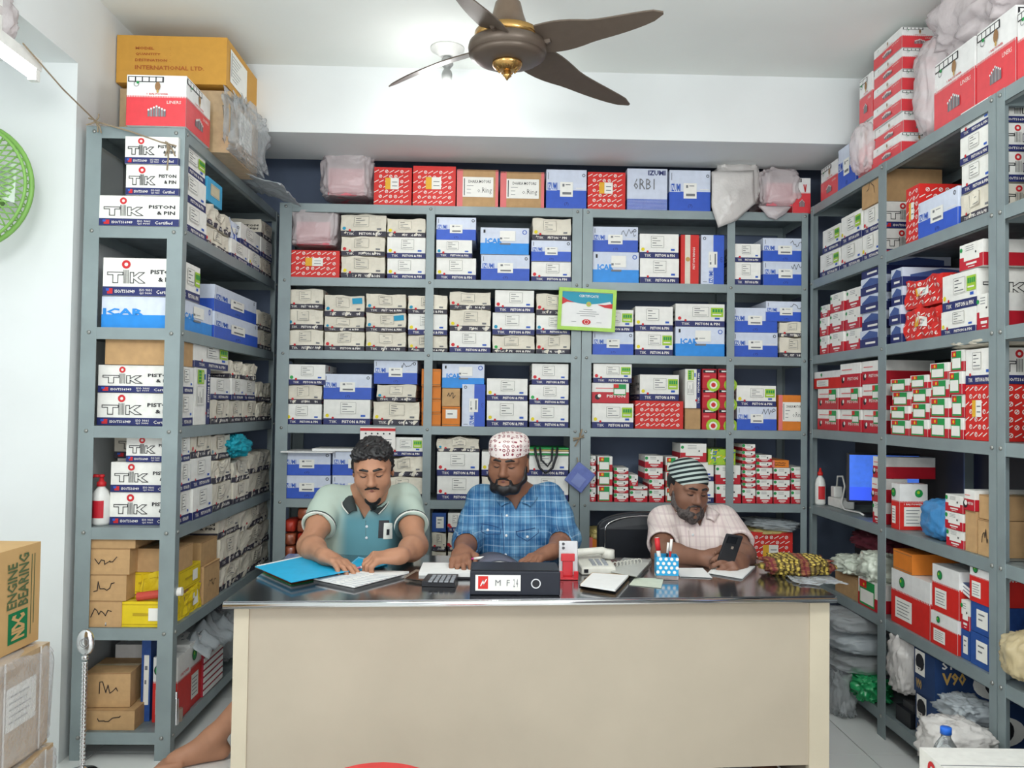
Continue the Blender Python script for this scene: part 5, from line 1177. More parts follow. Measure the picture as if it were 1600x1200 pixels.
def sheet_hang(pts_px, Y, m, label, name='plastic_sheet', cat='plastic', th=.012, seed=1, bow=.03):
    """hanging crumpled sheet: outline in the plane y=Y, given a quilted, creased relief"""
    P = [at(x, y, Y) for x, y in pts_px]; c = sum(P)/len(P); n = len(P); rings = 7; V = [tuple(c+V3(0, -bow, 0))]; F = []
    for r_ in range(1, rings+1):
        t = r_/rings
        for i in range(n):
            for q in range(3):
                p = P[i]+(P[(i+1) % n]-P[i])*q/3; v = c+(p-c)*t; d = noise.noise(Vector((v[0]*12+seed, v[2]*12, t)))+.5*noise.noise(Vector((v[0]*30, v[2]*30+seed, t))); V.append((v[0], Y-bow*(1-t*t)+d*.014, v[2]))
    N = n*3
    for i in range(N): F.append((0, 1+(i+1) % N, 1+i))
    for r_ in range(rings-1):
        for i in range(N): a = 1+r_*N+i; b_ = 1+r_*N+(i+1) % N; F.append((a, b_, b_+N, a+N))
    b = MB(); b.add(V, F, m); o = thing(b, name, label, cat, None, True); sm = o.modifiers.new('t', 'SOLIDIFY'); sm.thickness = th; return o
sheet_hang([(1112, 268), (1178, 266), (1180, 318), (1150, 345), (1122, 356), (1112, 322)], YB-.03, PW, 'milky bag flap hanging over the back rack edge, longest one', 'plastic_bag', 'bag', seed=3)
sheet_hang([(1184, 322), (1238, 322), (1228, 334), (1212, 344), (1200, 340)], YB-.02, PK, 'short pink bag flap hanging over the back rack edge', 'plastic_bag', 'bag', seed=8)
# grey sheet on the left rack top, hanging over its edge
def drape(name, label, cat, m, x0, x1, y0, y1, z, seed, hx=0, thick=.002, amp=.02, hang=.1):
    nx, ny = 26, 22; V = []
    for j in range(ny+1):
        for i in range(nx+1):
            u, v = i/nx, j/ny; x = x0+(x1-x0)*u+.03*noise.noise(Vector((v*4, seed, 0))); y = y0+(y1-y0)*v+.03*noise.noise(Vector((u*4, seed, 3)))
            h = abs(noise.noise(Vector((u*5+seed, v*5, 0))))*amp*2+abs(noise.noise(Vector((u*14+seed, v*10, 2))))*amp
            zz = z+h+.004
            if hx and x > hx: zz = z-(x-hx)*hang/max(x1-hx, .01)+h*.5
            V.append((x, y, zz))
    F = [(j*(nx+1)+i, j*(nx+1)+i+1, (j+1)*(nx+1)+i+1, (j+1)*(nx+1)+i) for j in range(ny) for i in range(nx)]
    b = MB(); b.add(V, F, m); o = thing(b, name, label, cat, None, True); sm = o.modifiers.new('t', 'SOLIDIFY'); sm.thickness = thick; return o
drape('plastic_sheet', 'crumpled grey plastic sheet on the left rack top, hanging over its far end', 'plastic', PG, -1.45, -.98, 3.85, 4.27, 2.402, 4, hx=-1.16, hang=.05, amp=.035)
# left rack extras
c, s = bz(366, 410, 694, 722, 4.0); blob('cloth_bundle', (XL-.02, 4.02, ZL[4]+.27), (.10, .26, .10), M('cloth_teal', (24, 160, 180), rough=.6), 'knotted turquoise cloth on the cartons of the left rack', 'cloth', seed=6, amp=.22, sq=2.2)
def bottle(name, loc, label, body, cap, H=.2, r=.032, pump=True, mark=None):
    b = MB(); b.lathe([(r*.9, 0), (r, .01), (r, H*.55), (r*.8, H*.68), (r*.4, H*.76), (r*.38, H*.8)], body, n=20); o = b.build(name, None, True); o.location = loc; tag(o, label, 'bottle')
    c = MB(); c.lathe([(r*.5, H*.78), (r*.5, H*.86), (r*.3, H*.88), (r*.16, H*.98)], cap, n=14)
    if pump: c.tube([(-.002, 0, H*.98), (-.028, 0, H*.99), (-.034, 0, H*.96)], .006, cap, 8); c.lathe([(.011, H*.96), (.011, H*1.01), (.004, H*1.02)], cap, n=12)
    part(c, 'pump_cap' if pump else 'cap', o, True)
    if mark:
        d = MB(); pts = []; n = 8
        V = [((r*1.012)*math.cos(-math.pi/2+a), (r*1.012)*math.sin(-math.pi/2+a), H*z) for z in (.15, .5) for a in np.linspace(-.7, .7, n)]; d.add(V, [(i, i+1, n+i+1, n+i) for i in range(n-1)], mark); part(d, 'bottle_label', o)
    return o
BW = M('bottle_white', (232, 232, 228), rough=.3); bl = at(154, 790, 3.27)
bottle('soap_bottle', (bl[0], 3.29, ZL[4]+.001), 'white soap bottle with red pump, end of the left rack', BW, REDP, .19, .034, True, MROON)
br = solve(1273, 0, XR, ZL[4]+.1); bottle('spray_bottle', (XR+.04, 4.31-.07, ZL[4]+.001), 'slim white bottle with red top, far end of the right rack', BW, REDBOX, .19, .026, False, REDP)
# end bays of left rack: cartons built one by one (x toward the pillar)
def boxat(t, fl_, x0, x1, y0, z, h, d, label, grp=None, rz=0, cat='box', tilt=0): return carton(t, fl_, x1-x0, d, h, (x0, y0, z), rz, label, grp, cat, tilt)
zz = ZL[5]+.001
for i, (h, x1, w_) in enumerate(((.098, -1.385, 'bottom'), (.098, -1.37, 'second from bottom'), (.098, -1.36, 'third from bottom'), (.055, -1.34, 'top'))):
    boxat('C', 'h' if i < 3 else '', -1.548, x1, 3.232, zz, h, .2, 'brown carton, %s of stack, left rack end above the yellow boxes shelf' % w_ if False else 'brown carton, %s of the stack by the pillar, left rack end' % w_, 'brown cartons at the left rack end'); zz += h+.001
boxat('Y', '', -1.40, -1.215, 3.236, ZL[5]+.001, .095, .05, 'yellow box, front one at the left rack end', 'yellow parts boxes', 0)
boxat('Y', 'c', -1.345, -1.215, 3.30, ZL[5]+.001, .20, .06, 'tall yellow box behind the front yellow one', 'yellow parts boxes', 0)
boxat('B', '', -1.33, -1.21, 3.37, ZL[5]+.001, .28, .07, 'dark brown carton behind the yellow boxes, left rack end')
b = MB(); b.tube([(-1.335, 3.25, ZL[5]+.112), (-1.20, 3.26, ZL[5]+.128)], .016, M('tube_red', (196, 74, 60), rough=.5), 12); o = thing(b, 'cardboard_tube', 'red tube with white end lying on the yellow boxes', 'tube'); b = MB(); b.tube([(-1.20, 3.26, ZL[5]+.128), (-1.17, 3.262, ZL[5]+.131)], .0165, WPRINT, 12); part(b, 'end_cap', o)
b = MB(); b.tube([(-1.44, 3.24, ZL[5]+.012), (-1.41, 3.25, ZL[5]+.012)], .004, CHROME, 8); b.tube([(-1.445, 3.24, ZL[5]+.012), (-1.44, 3.24, ZL[5]+.012)], .011, CHROME, 10); thing(b, 'bolt_screw', 'loose chrome bolt beside the front yellow box', 'bolt')
z6 = ZL[6]+.001
boxat('C', 'h', -1.535, -1.33, 3.24, z6, .075, .25, 'flat brown carton on the bottom shelf end of the left rack'); boxat('C', 'h', -1.53, -1.36, 3.26, z6+.077, .13, .2, 'brown carton standing on the flat one, bottom shelf end', None, .05)
boxat('D', '', -1.345, -1.31, 3.33, z6+.0, .32, .1, 'narrow navy carton behind, bottom shelf end of left rack'); boxat('Z', '', -1.295, -1.2, 3.32, z6, .25, .14, 'white-topped red box seen through the end of the bottom shelf')
b = MB(); b.tube([(XL+.012-.02, 3.30, z6), (XL-.008, 3.30, z6+.10)], [.012, .010], CHROME, 10); b.tube([(XL-.008, 3.30, z6+.10), (XL-.008, 3.30, z6+.125)], .006, CHROME, 8); b.tube([(XL-.01, 3.335, z6), (XL-.01, 3.335, z6+.05)], .016, SIL, 10); thing(b, 'metal_fitting', 'small metal fittings beside the front post, bottom shelf', 'fitting')
zz = z6
REDB = M('ledger_red', (170, 44, 62), rough=.6)
for i in range(8):
    y0 = 3.60; b = MB(); b.box(XL-.28, y0, zz, XL-.006, y0+.26, zz+.026, REDB); b.box(XL-.27, y0+.004, zz+.004, XL-.004, y0+.256, zz+.022, PAPER)
    thing(b, 'ledger_book', '%s red ledger in the stack on the left rack bottom shelf' % (('lowest', 'second lowest', 'third lowest', 'fourth lowest', 'fourth highest', 'third highest', 'second highest', 'highest')[i]), 'book', 'red ledgers on the bottom shelf'); zz += .0275
drape('plastic_packet', 'silver plastic packets lying on the red ledgers', 'packet', PG, XL-.30, XL+.05, 3.5, 3.95, zz+.01, 9, hx=XL-.01, hang=.04, amp=.04)
blob('plastic_packet', (XL-.1, 4.15, z6+.13), (.2, .35, .25), PC, 'clear packet pile behind the red ledgers', 'packet', seed=9)
# boxes on top of the left rack
zt_ = ZL[0]+.001
WRAPC = M('carton_wrapped', (192, 164, 128), rough=.35, var=.08, coat=.3)
wb = MB(); wb.box(0, 0, 0, .46, .42, .262, WRAPC); wo = wb.build('cardboard_box'); tag(wo, 'plastic-wrapped brown carton under the mustard one on the left rack', 'box'); wo.location = (-1.575, 3.53, zt_)
Aw = Art(.46, .42, .262); Aw.rect('r', .3, .3, .75, .85, LBL, .002); 
for i in range(7): Aw.rect('r', .34, .36+.065*i, .70, .367+.065*i, GREYI, .003)
Aw.mb.build('paper_label', wo)
wr = blob('plastic_wrap', (-1.10, 3.74, zt_+.13), (.06, .40, .25), PC, None, None, seed=3, amp=.25, sq=5); del_ = None
wr.parent = wo; wr.location = (.475, .21, .13)
KB = MB(); kw, kd, kh = .455, .46, .20; A = Art(kw, kd, kh); A.mb = KB; KB.box(0, 0, 0, kw, kd, kh, KRAFT); KB.box(-.001, kd*.495, kh, kw+.001, kd*.505, kh+.0015, KRAFTP)
for i, t in enumerate(('MODEL', 'QUANTITY', 'DESTINATION')): A.text('f', t, .17, .70-.125*i, (.34, .40, .46)[i], .76-.125*i, KRAFTP, .03); A.text('f', ':', .485, .70-.125*i, .49, .76-.125*i, KRAFTP, .02)
A.text('f', 'INTERNATIONAL LTD.', .17, .28, .80, .37, KRAFTP, .02)
ko = KB.build('cardboard_box'); tag(ko, 'large mustard carton with printed lines, highest on the left rack', 'box'); ko.location = (-1.58, 3.50, zt_+.2765)
Ak = Art(kw, kd, kh); Ak.rect('r', .1, .16, .62, .86, LBL, .002); [Ak.rect('r', .16, .26+.07*i, .3+.04*(i % 4), .272+.07*i, GREYI, .003) for i in range(8)]; Ak.rect('r', .13, .3, .14, .8, INK, .003); Ak.mb.build('paper_label', ko)
boxat('L', 'b', -1.405, -1.18, 3.205, zt_, .195, .27, 'white and coral-red liner box on the left rack corner below the mustard carton')
# twine
TW = M('twine_jute', (150, 134, 112), rough=.9); b = MB(); k1 = Vector(hit(150, 190, 1, 3.20)); k2 = Vector(hit(262, 226, 1, 3.205)); k0 = Vector(hit(36, 68, 1, 2.7))
b.tube([k0, k0.lerp(k1, .5)+Vector((0, 0, -.01)), k1], .0028, TW, 6); b.tube([k1, k1.lerp(k2, .5)+Vector((0, -.004, .004)), k2], .0032, TW, 6)
for kk, sd in ((k1, 1), (k2, 2)):
    r = random.Random(sd)
    for i in range(7): a = Vector((r.uniform(-.035, .035), r.uniform(-.012, .0), r.uniform(-.05, .03))); b.tube([kk-Vector((0, .004, 0)), kk+a*.5+Vector((.006, -.006, 0)), kk+a+Vector((0, -.004, 0))], .003, TW, 5)
b.tube([k2+Vector((0, -.004, 0)), k2+Vector((.006, -.006, -.05)), k2+Vector((.002, -.006, -.10))], .003, TW, 5)
thing(b, 'twine', 'jute twine stretched from the pillar and knotted to the left rack posts', 'string')
b = MB(); kk = Vector(hit(904, 684, 1, YB-.012)); r = random.Random(5)
for i in range(5): a = Vector((r.uniform(-.03, .03), 0, r.uniform(-.05, .05))); b.tube([kk-a, kk+Vector((.006, -.01, 0)), kk+a], .0035, TW, 5)
thing(b, 'twine', 'knot of twine on the middle posts above the blue pouch', 'string')
# blue pouch hanging at the middle posts
po = empty('cloth_pouch', tuple(at(906, 746, YB-.03)), 'periwinkle blue pouch hanging askew on the middle posts', 'pouch'); po.rotation_euler = (0, math.radians(38), 0)
PBL = M('pouch_periwinkle', (112, 126, 190), rough=.8, var=.08); b = MB(); b.box(-.055, -.008, -.06, .055, .008, .06, PBL); o = b.build('bag', po); bevel(o, .006, 3); b = MB(); b.box(-.026, -.0115, -.045, .03, -.008, .012, M('pouch_patch', (132, 146, 200), rough=.8)); b.build('pocket', po); b = MB(); b.tube([(-.055, 0, .055), (-.075, -.004, .07)], .003, TW, 5); b.build('cord', po)
# certificate
ce = at(917, 484, YB-.028); CE = empty('certificate_frame', tuple(ce), 'certificate in a lime green frame on the middle posts', 'frame'); CE.rotation_euler = (.0, math.radians(2.2), 0)
LG_ = M('frame_lime', (162, 208, 66), rough=.35); W2, H2 = .148, .108
b = MB()
for q in ((-W2, -H2, W2, -H2+.018), (-W2, H2-.018, W2, H2), (-W2, -H2+.018, -W2+.018, H2-.018), (W2-.018, -H2+.018, W2, H2-.018)): b.box(q[0], -.008, q[1], q[2], .008, q[3], LG_)
b.build('frame', CE); b = MB(); b.box(-W2+.01, .0, -H2+.01, W2-.01, .006, H2-.01, PAPER); b.build('certificate', CE)
a = Art(2*W2-.036, .001, 2*H2-.036); TEAL = M('print_teal', (30, 150, 178), rough=.5, var=0)
top = [(x/20, .80-.16*math.sin((x/20)*math.pi*.9+.3)*(.8 if x < 10 else 1)) for x in range(21)]
a.poly('f', [(0, .99)]+[(0, .84)]+[(x/20, .78-.12*math.sin(x/20*math.pi)+.0*x) for x in range(1, 20)]+[(1, .66), (1, .99)], TEAL, .001)
a.poly('f', [(0, .84), (.12, .75), (.25, .69), (.1, .70), (0, .62)], REDP, .0016); a.poly('f', [(1, .70), (.85, .66), (.7, .66), (.85, .58), (1, .56)], REDP, .0016)
a.text('f', 'CERTIFICATE', .33, .85, .72, .92, WPRINT, .01); a.ring('f', .53, .66, .013, .009, LIME, .002); a.disc('f', .53, .66, .009, GOLDP, .0018)
for i, L_ in enumerate((.18, .34, .44, .30)): a.rect('f', .52-L_/2, .50-.06*i, .52+L_/2, .512-.06*i, GREYI, .0015)
a.disc('f', .5, .15, .014, REDP, .0015, 20, 1.6); a.ring('f', .5, .15, .011, .009, WPRINT, .002); a.rect('f', .7, .14, .8, .15, GREYI, .0015); a.rect('f', .2, .14, .3, .15, GREYI, .0015)
o = a.mb.build('print', CE); o.location = (-W2+.018, -.0008, -H2+.018)
# wall calendar strip over the left man
c0 = at(563, 667, YB-.008); c1_ = at(618, 667, YB-.008); a = Art(c1_[0]-c0[0], .003, .11); a.mb.box(0, 0, 0, c1_[0]-c0[0], .003, .11, WPRINT); a.rect('f', 0, .82, 1, .95, REDP); [a.disc('f', .16+.17*i, .70, .0045, INK) for i in range(5)]; [a.rect('f', .1, .42-.16*i, .9, .45-.16*i, GREYI) for i in range(3)]
o = a.mb.build('calendar'); tag(o, 'small red-topped calendar sheet on the shelf rail behind the left man', 'calendar'); o.location = (c0[0], YB-.010, c0[2]-.11)
# papers on the blue boxes behind the left man
b = MB(); q0 = at(436, 706, YB-.03); zq = ZB[4]+.236
prism([(q0[0]+.01, YB-.04), (q0[0]+.27, YB-.035), (q0[0]+.30, YB+.2), (q0[0]+.02, YB+.2)], zq, zq+.006, PAPER, b); thing(b, 'paper_sheet', 'sheet of paper sticking out over the blue boxes behind the left man', 'paper')
b = MB(); prism([(q0[0]+.16, YB+.0), (q0[0]+.46, YB+.01), (q0[0]+.46, YB+.22), (q0[0]+.16, YB+.22)], zq+.007, zq+.02, PAPER, b); thing(b, 'paper_bundle', 'bundle of papers on the blue boxes behind the left man', 'paper')
# striped carrier bag on the boxes right of the middle man
z_ = ZB[4]+.232; xa, xb_ = float(at(816, 700, YB)[0]), float(at(889, 700, YB)[0]); SB_ = empty('carrier_bag', ((xa+xb_)/2, YB+.12, z_), 'folded green-striped bag with black handles right of the prayer cap', 'bag')
for i, mm in enumerate((GREEN, WPRINT, M('stripe_khaki', (190, 170, 110)), GREEN)):
    b = MB(); b.box((xa-xb_)/2, -.12, .004+.010*i, (xb_-xa)/2, .1, .013+.010*i, mm); o = b.build('fold', SB_); bevel(o, .003)
b = MB(); b.tube([(-.055, -.125, .045), (-.05, -.135, .0), (-.03, -.14, -.06), (.0, -.14, -.085), (.035, -.14, -.06), (.055, -.135, .0), (.06, -.125, .045)], .007, BLK, 6); b.tube([(-.03, -.13, .045), (-.022, -.142, -.02), (.01, -.145, -.05), (.03, -.142, -.02), (.035, -.13, .045)], .006, BLK, 6); b.build('handle', SB_, True)
# brown packets behind left man's elbow
PKB = M('packet_brown_foil', (158, 84, 58), rough=.3, var=.25, scale=40, coat=.4); PKR = M('packet_red', (190, 60, 44), rough=.4, var=.15, scale=30)
for col_, (x0, x1) in enumerate(((440, 459), (461, 484))):
    xa, xb_ = float(at(x0, 850, YB)[0]), float(at(x1, 850, YB)[0]); z_ = ZB[5]+.001
    for i in range(5-(col_ == 0)):
        h = .066; blob('foil_packet', ((xa+xb_)/2, YB+.10, z_+h/2), (xb_-xa-.002, .16, h-.002), PKB if (i+col_) % 3 else PKR, 'brown foil packet, %s in the %s pile on the fifth shelf behind the left man' % (('bottom', 'second', 'third', 'fourth', 'top')[i], ('left', 'right')[col_]), 'packet', seed=i+col_*7, amp=.05, sq=5, nu=20, nv=10, group='brown foil packets'); z_ += h
blob('foil_packet', (float(at(505, 865, YB)[0]), YB+.1, ZB[5]+.04), (.08, .15, .08), PC, 'clear packet on the fifth shelf behind the left man', 'packet', seed=2, nu=20, nv=10)
# right man's surroundings
blob('paper_parcel', (float(at(948, 828, YB)[0]), YB+.09, ZB[5]+.205), (.17, .18, .06), M('wrap_straw', (206, 188, 120), rough=.4), 'straw-coloured wrapped parcel on the orange carton behind the chair', 'parcel', seed=2, amp=.06, sq=4)
blob('paper_parcel', (float(at(1208, 832, YB)[0]), YB+.1, ZB[5]+.228), (.2, .18, .03), M('wrap_straw', (206, 188, 120), rough=.4), 'flat straw parcel on the red box behind the right-hand man', 'parcel', seed=5, amp=.06, sq=4)
blob('plastic_sheet', (float(at(1216, 822, YB)[0]), YB+.10, ZB[5]+.262), (.25, .22, .05), PG, 'crumpled grey sheet over the red box, lower right of the back rack', 'plastic', seed=8, amp=.15, sq=3, tilt=.06)
CH = empty('office_chair', (float(at(1008, 850, 3.86)[0]), 3.86, 0), 'black chair with thin chrome piping behind the man in the striped cap', 'chair')
LEA = M('leatherette_black', (24, 28, 36), rough=.45, var=.08); zc0 = .50; zc1 = float(at(1000, 800, 3.86)[2])
b = MB(); n = 20; out = []
for i in range(n+1):
    a_ = math.pi*i/n; out.append((-.225*math.cos(a_), (zc1-.80)*math.sin(a_)**.8+.80-.0))
out = [(-.225, zc0+.04)]+out+[(.225, zc0+.04)]
V = [(x, -.02+.9*x*x*-.6, z) for x, z in out]+[(x, .025+.9*x*x*-.6, z) for x, z in out]; N_0 = len(out)
b.add(V, [tuple(range(N_0))[::-1], tuple(range(N_0, 2*N_0))]+[(i, (i+1) % N_0, N_0+(i+1) % N_0, N_0+i) for i in range(N_0)], LEA); o = b.build('backrest', CH); bevel(o, .008, 3)
b = MB(); b.tube([(x*.86, -.026+.9*x*x*-.6, (z-.75)*.88+.75) for x, z in out], .003, CHROME, 6); b.build('piping', CH, True)
b = MB(); b.box(-.22, -.42, .44, .22, .02, .50, LEA); o = b.build('seat', CH); bevel(o, .02, 3); b = MB(); b.tube([(0, -.2, .44), (0, -.2, .12)], .025, CHROME, 12); b.build('gas_column', CH, True)
for i in range(5):
    a_ = 2*math.pi*i/5+.3; b = MB(); b.tube([(0, -.2, .11), (.26*math.cos(a_), -.2+.26*math.sin(a_), .07)], [.02, .014], BLK, 8); b.tube([(.26*math.cos(a_)-.01, -.2+.26*math.sin(a_), .03), (.26*math.cos(a_)+.01, -.2+.26*math.sin(a_), .03)], .03, BLK, 12); b.build('leg', CH)
def stool(x, y, h, label, m, r=.16, nm='stool'):
    P = empty(nm, (x, y, 0), label, 'stool'); b = MB(); b.lathe([(r*.94, h-.03), (r, h-.02), (r, h-.008), (r*.9, h), (.001, h)], m, n=28); b.build('seat', P, True)
    for i in range(4): a_ = math.pi/4+math.pi/2*i; b = MB(); b.tube([(r*.7*math.cos(a_), r*.7*math.sin(a_), h-.03), (r*1.05*math.cos(a_), r*1.05*math.sin(a_), 0)], [.018, .015], m, 8); b.build('leg', P, True)
stool(MX1, 3.56, .435, 'black round stool under the man in the polo shirt', BLK, .18); stool(MX2, 3.58, .435, 'black round stool under the man in the blue shirt', BLK, .18)
rs = onz(600, 1188, .45); stool(rs[0], rs[1]-.155, .45, 'red plastic stool in front of the desk', M('plastic_red', (226, 44, 48), rough=.35), .16, 'plastic_stool')
# cloth bundle on the desk
GAM = plaid('cloth_gamcha', ((196, 172, 84), (214, 190, 96)), [(0, 55, 0, .45, (52, 40, 34), .85), (1, 48, .2, .4, (60, 44, 36), .7), (0, 9, .1, .28, (120, 44, 56), .8)])
gc, gs = bz(1198, 1294, 856, 892, 3.02); blob('cloth_bundle', (gc[0], 3.04, ZT+.034), (gs[0], .17, .068), GAM, 'rumpled yellow and maroon checked cloth at the right desk corner', 'cloth', seed=4, amp=.16, sq=2.6)
drape('plastic_sheet', 'thin clear plastic under the checked cloth on the desk corner', 'plastic', PC, float(onz(1222, 900, ZT)[0]), float(onz(1292, 900, ZT)[0]), 2.84, 2.97, ZT+.001, 12, amp=.004)

# ---------------- right rack things ----------------
yr = lambda px, z: float(solve(px, 0, XR, z))
MO = empty('computer_monitor', (1.80, float(solve(1381, 0, 1.80, 1.05)), ZL[4]+.001), 'black computer screen with blue picture on the right rack', 'monitor', rz=-.18)
b = MB(); b.box(-.158, 0, .06, .158, .025, .285, BLK); o = b.build('screen_housing', MO); bevel(o, .004); b = MB(); b.box(-.15, -.002, .07, .15, -.0002, .277, mat('screen_blue', s2l(46, 88, 190), rough=.2, var=.25, scale=22, emit=(.05, .13, .5, .9))); b.build('screen', MO)
b = MB(); b.box(-.15, -.0035, .07, .15, -.0022, .13, mat('screen_royal', s2l(40, 70, 200), rough=.2, var=0, emit=(.04, .09, .6, .9))); b.build('task_bar', MO); b = MB(); b.box(-.03, .008, .0, .03, .02, .08, BLK); b.box(-.09, -.05, 0, .09, .06, .01, BLK); b.build('stand', MO)
PLG = M('adapter_white', (230, 230, 226), rough=.35); ya = float(solve(1314, 0, XR+.10, .93)); AD = empty('extension_socket', (XR+.10, ya, ZL[4]+.001), 'white extension socket with plugged adapter on the right rack', 'adapter'); b = MB(); b.box(-.03, -.09, 0, .03, .09, .045, PLG); o = b.build('socket_block', AD); bevel(o, .006, 3); b = MB(); b.box(-.022, .03, .045, .022, .075, .10, PLG); o = b.build('plug', AD); bevel(o, .006, 3)
b = MB(); b.tube([(0, .05, .10), (0, .04, .15), (0, -.02, .155), (-.01, -.07, .11), (-.04, -.1, .03), (-.05, -.16, .008), (-.02, -.26, .006), (-.04, -.34, .006)], .0045, PLG, 8); b.build('cable', AD, True)
z4 = ZL[4]+.001
blob('plastic_bag', (XR+.08, yr(1447, .92), z4+.075), (.14, yr(1424, .92)-yr(1470, .92), .15), PB, 'crumpled blue plastic bag on the right rack', 'bag', seed=3, amp=.07)
b = MB(); b.lathe([(.05, 0), (.055, .07), (.058, .072), (.058, .09), (.05, .095), (.001, .096)], MROON, n=24); o = thing(b, 'plastic_jar', 'crimson round jar behind the cartons, right rack', 'jar', None, True); o.location = (XR+.24, yr(1508, 1.0)+.1, z4)
blob('paper_wrap', (XR+.1, yr(1510, 1.6), ZL[3]+.335), (.2, yr(1470, 1.6)-yr(1544, 1.6), .03), M('wrap_cream', (214, 208, 192), rough=.6), 'crumpled cream paper on top of the piston box, right rack', 'paper', seed=7, amp=.1, sq=3)
z5 = ZL[5]+.001
blob('plastic_bag', (XR+.07, yr(1352, .6), z5+.18), (.16, .17, .12), PWG, 'white bag with green print on the green box, right rack', 'bag', seed=4, amp=.15)
blob('plastic_bag', (XR+.07, yr(1316, .6), z5+.145), (.18, .2, .08), PWG, 'small white-green bag on the brown carton, right rack far end', 'bag', seed=9, amp=.15)
blob('cloth_bundle', (XR+.17, yr(1330, .6), z5+.26), (.2, .3, .10), M('cloth_wine', (96, 34, 48), rough=.8), 'dark wine cloth behind the white-green bags', 'cloth', seed=2, amp=.2)
# books / catalogue stack leaning
for i in range(3):
    b = MB(); T_ = Matrix.Translation((XR+.03, yr(1496, .7)+.005*i, z5+.215+.014*i)) @ Matrix.Rotation(-math.pi/2, 4, 'Z') @ Matrix.Rotation(.25, 4, 'Y'); b.box(-.06, 0, 0, .07, .16, .012, M('cover_slate_blue', (70, 86, 128), rough=.35, var=.15, scale=30), T_); b.box(-.058, -.001, .002, .068, .158, .010, PAPER, T_); thing(b, 'catalogue', '%s glossy catalogue in the leaning pile on the blue boxes' % ('lowest', 'middle', 'topmost')[i], 'book', 'glossy catalogues')
z6 = ZL[6]+.001
b = MB(); RL = M('roll_plastic', (150, 160, 166), rough=.2, var=.15, scale=12, coat=.5)
ry_ = yr(1328, .4)
for i in range(3):
    o = blob('plastic_roll', (XR+.06, ry_, z6+.13+.085*i), (.34, .36-.03*i, .082), PG if i == 1 else PC, '%s flat round plastic-wrapped roll on the right rack bottom shelf' % ('lowest', 'middle', 'highest')[i], 'roll', seed=i, amp=.05, sq=3.4, group='plastic-wrapped rolls')
blob('plastic_bag', (XR+.10, ry_+.02, z6+.045), (.26, .3, .085), PC, 'clear bag under the round rolls on the bottom shelf', 'bag', seed=6)
blob('plastic_bag', (XR+.08, yr(1398, .3), z6+.24), (.18, .14, .26), PW, 'tall crumpled white bag on the bottom shelf beside the thin post', 'bag', seed=11, amp=.12); blob('plastic_bag', (XR+.02, yr(1350, .2), z6+.05), (.14, .2, .10), PGR, 'green plastic bag on the bottom shelf of the right rack', 'bag', seed=13, amp=.2)
b = MB(); b.box(0, 0, 0, .16, .12, .06, BLK); b.box(.02, .02, .06, .10, .1, .085, M('metal_dull', (96, 96, 98), rough=.4, metal=.5)); o = thing(b, 'metal_part', 'dark machine part under the white bag on the bottom shelf', 'part'); o.location = (XR+.02, yr(1415, .2), z6)
blob('plastic_bag', (float(at(1311, 1085, 3.75)[0]), 3.75, .10), (.10, .2, .2), PC, 'clear bag on the floor between desk and right rack', 'bag', seed=14, amp=.18)
# in front of the right rack on the floor
bo = at(1478, 1165, 2.62); b = MB(); b.lathe([(.04, 0), (.043, .01), (.043, .05), (.040, .055), (.043, .06), (.043, .10), (.040, .105), (.043, .11), (.043, .15), (.03, .19), (.014, .215), (.014, .225)], CLR, n=24)
o = thing(b, 'water_bottle', 'clear plastic water bottle with blue cap, lower right', 'bottle', None, True); o.location = (float(at(1478, 1165, 2.55)[0]), 2.55, .02); zz = float(at(1478, 1137, 2.55)[2]); o.location.z = zz-.243
c = MB(); c.lathe([(.0165, .225), (.0165, .243), (.015, .245)], M('cap_blue', (40, 110, 220), rough=.4), n=20); part(c, 'cap', o, True)
bag(1446, 1542, 1126, 1200, 2.72, .2, PW, 'large pale crumpled bag behind the water bottle, lower right', seed=21, amp=.10, sq=2.8); bag(1478, 1544, 1092, 1128, 2.9, .18, PG, 'grey plastic bundle in front of the navy boxes', seed=25, amp=.16, name='plastic_bundle', cat='plastic')
boxt = 0
carton('P', '', .36, .25, .2, (float(at(1458, 1190, 2.36)[0]), 2.2, float(at(1528, 1188, 2.36)[2])-.2), -.03, 'white piston carton at the lower right corner below the water bottle', None)
bpz = float(at(1528, 1188, 2.36)[2])-.2
carton('C', '', .4, .27, max(bpz-.003, .1), (float(at(1452, 1190, 2.36)[0]), 2.19, 0), -.03, 'brown carton under the white piston carton, lower right corner', None)
blob('plastic_bag', (XR+.06, yr(1592, .6)+.02, ZL[5]+.10), (.18, .13, .15), PYW, 'yellowish see-through bag at the right edge', 'bag', seed=31, amp=.07, sq=2.8)
# top of right rack: bags
zt2 = ZL[0]+.001
def yx(px, z): return yr(px, z)
blob('plastic_bag', (XR+.16, yr(1497, 2.75), zt2+.40), (.34, .44, .28), PK, 'big pink-white plastic bag on the liner boxes, top right', 'bag', seed=17, amp=.12); blob('plastic_bag', (XR+.15, yr(1580, 2.8), zt2+.42), (.34, .34, .34), PK, 'pink plastic bag at the far right above the liner boxes', 'bag', seed=19, amp=.12)
blob('plastic_bag', (XR+.12, yr(1441, 2.6), zt2+.20), (.26, .17, .40), PK, 'milky bag squeezed between the liner box stacks on the right rack', 'bag', seed=22, amp=.08); blob('plastic_bag', (XR+.02, yr(1347, 2.5), zt2+.12), (.12, .14, .22), PK, 'small pinkish bag hung before the far boxes on the right rack top', 'bag', seed=23, amp=.08)
# black round chair of the desk: none in view

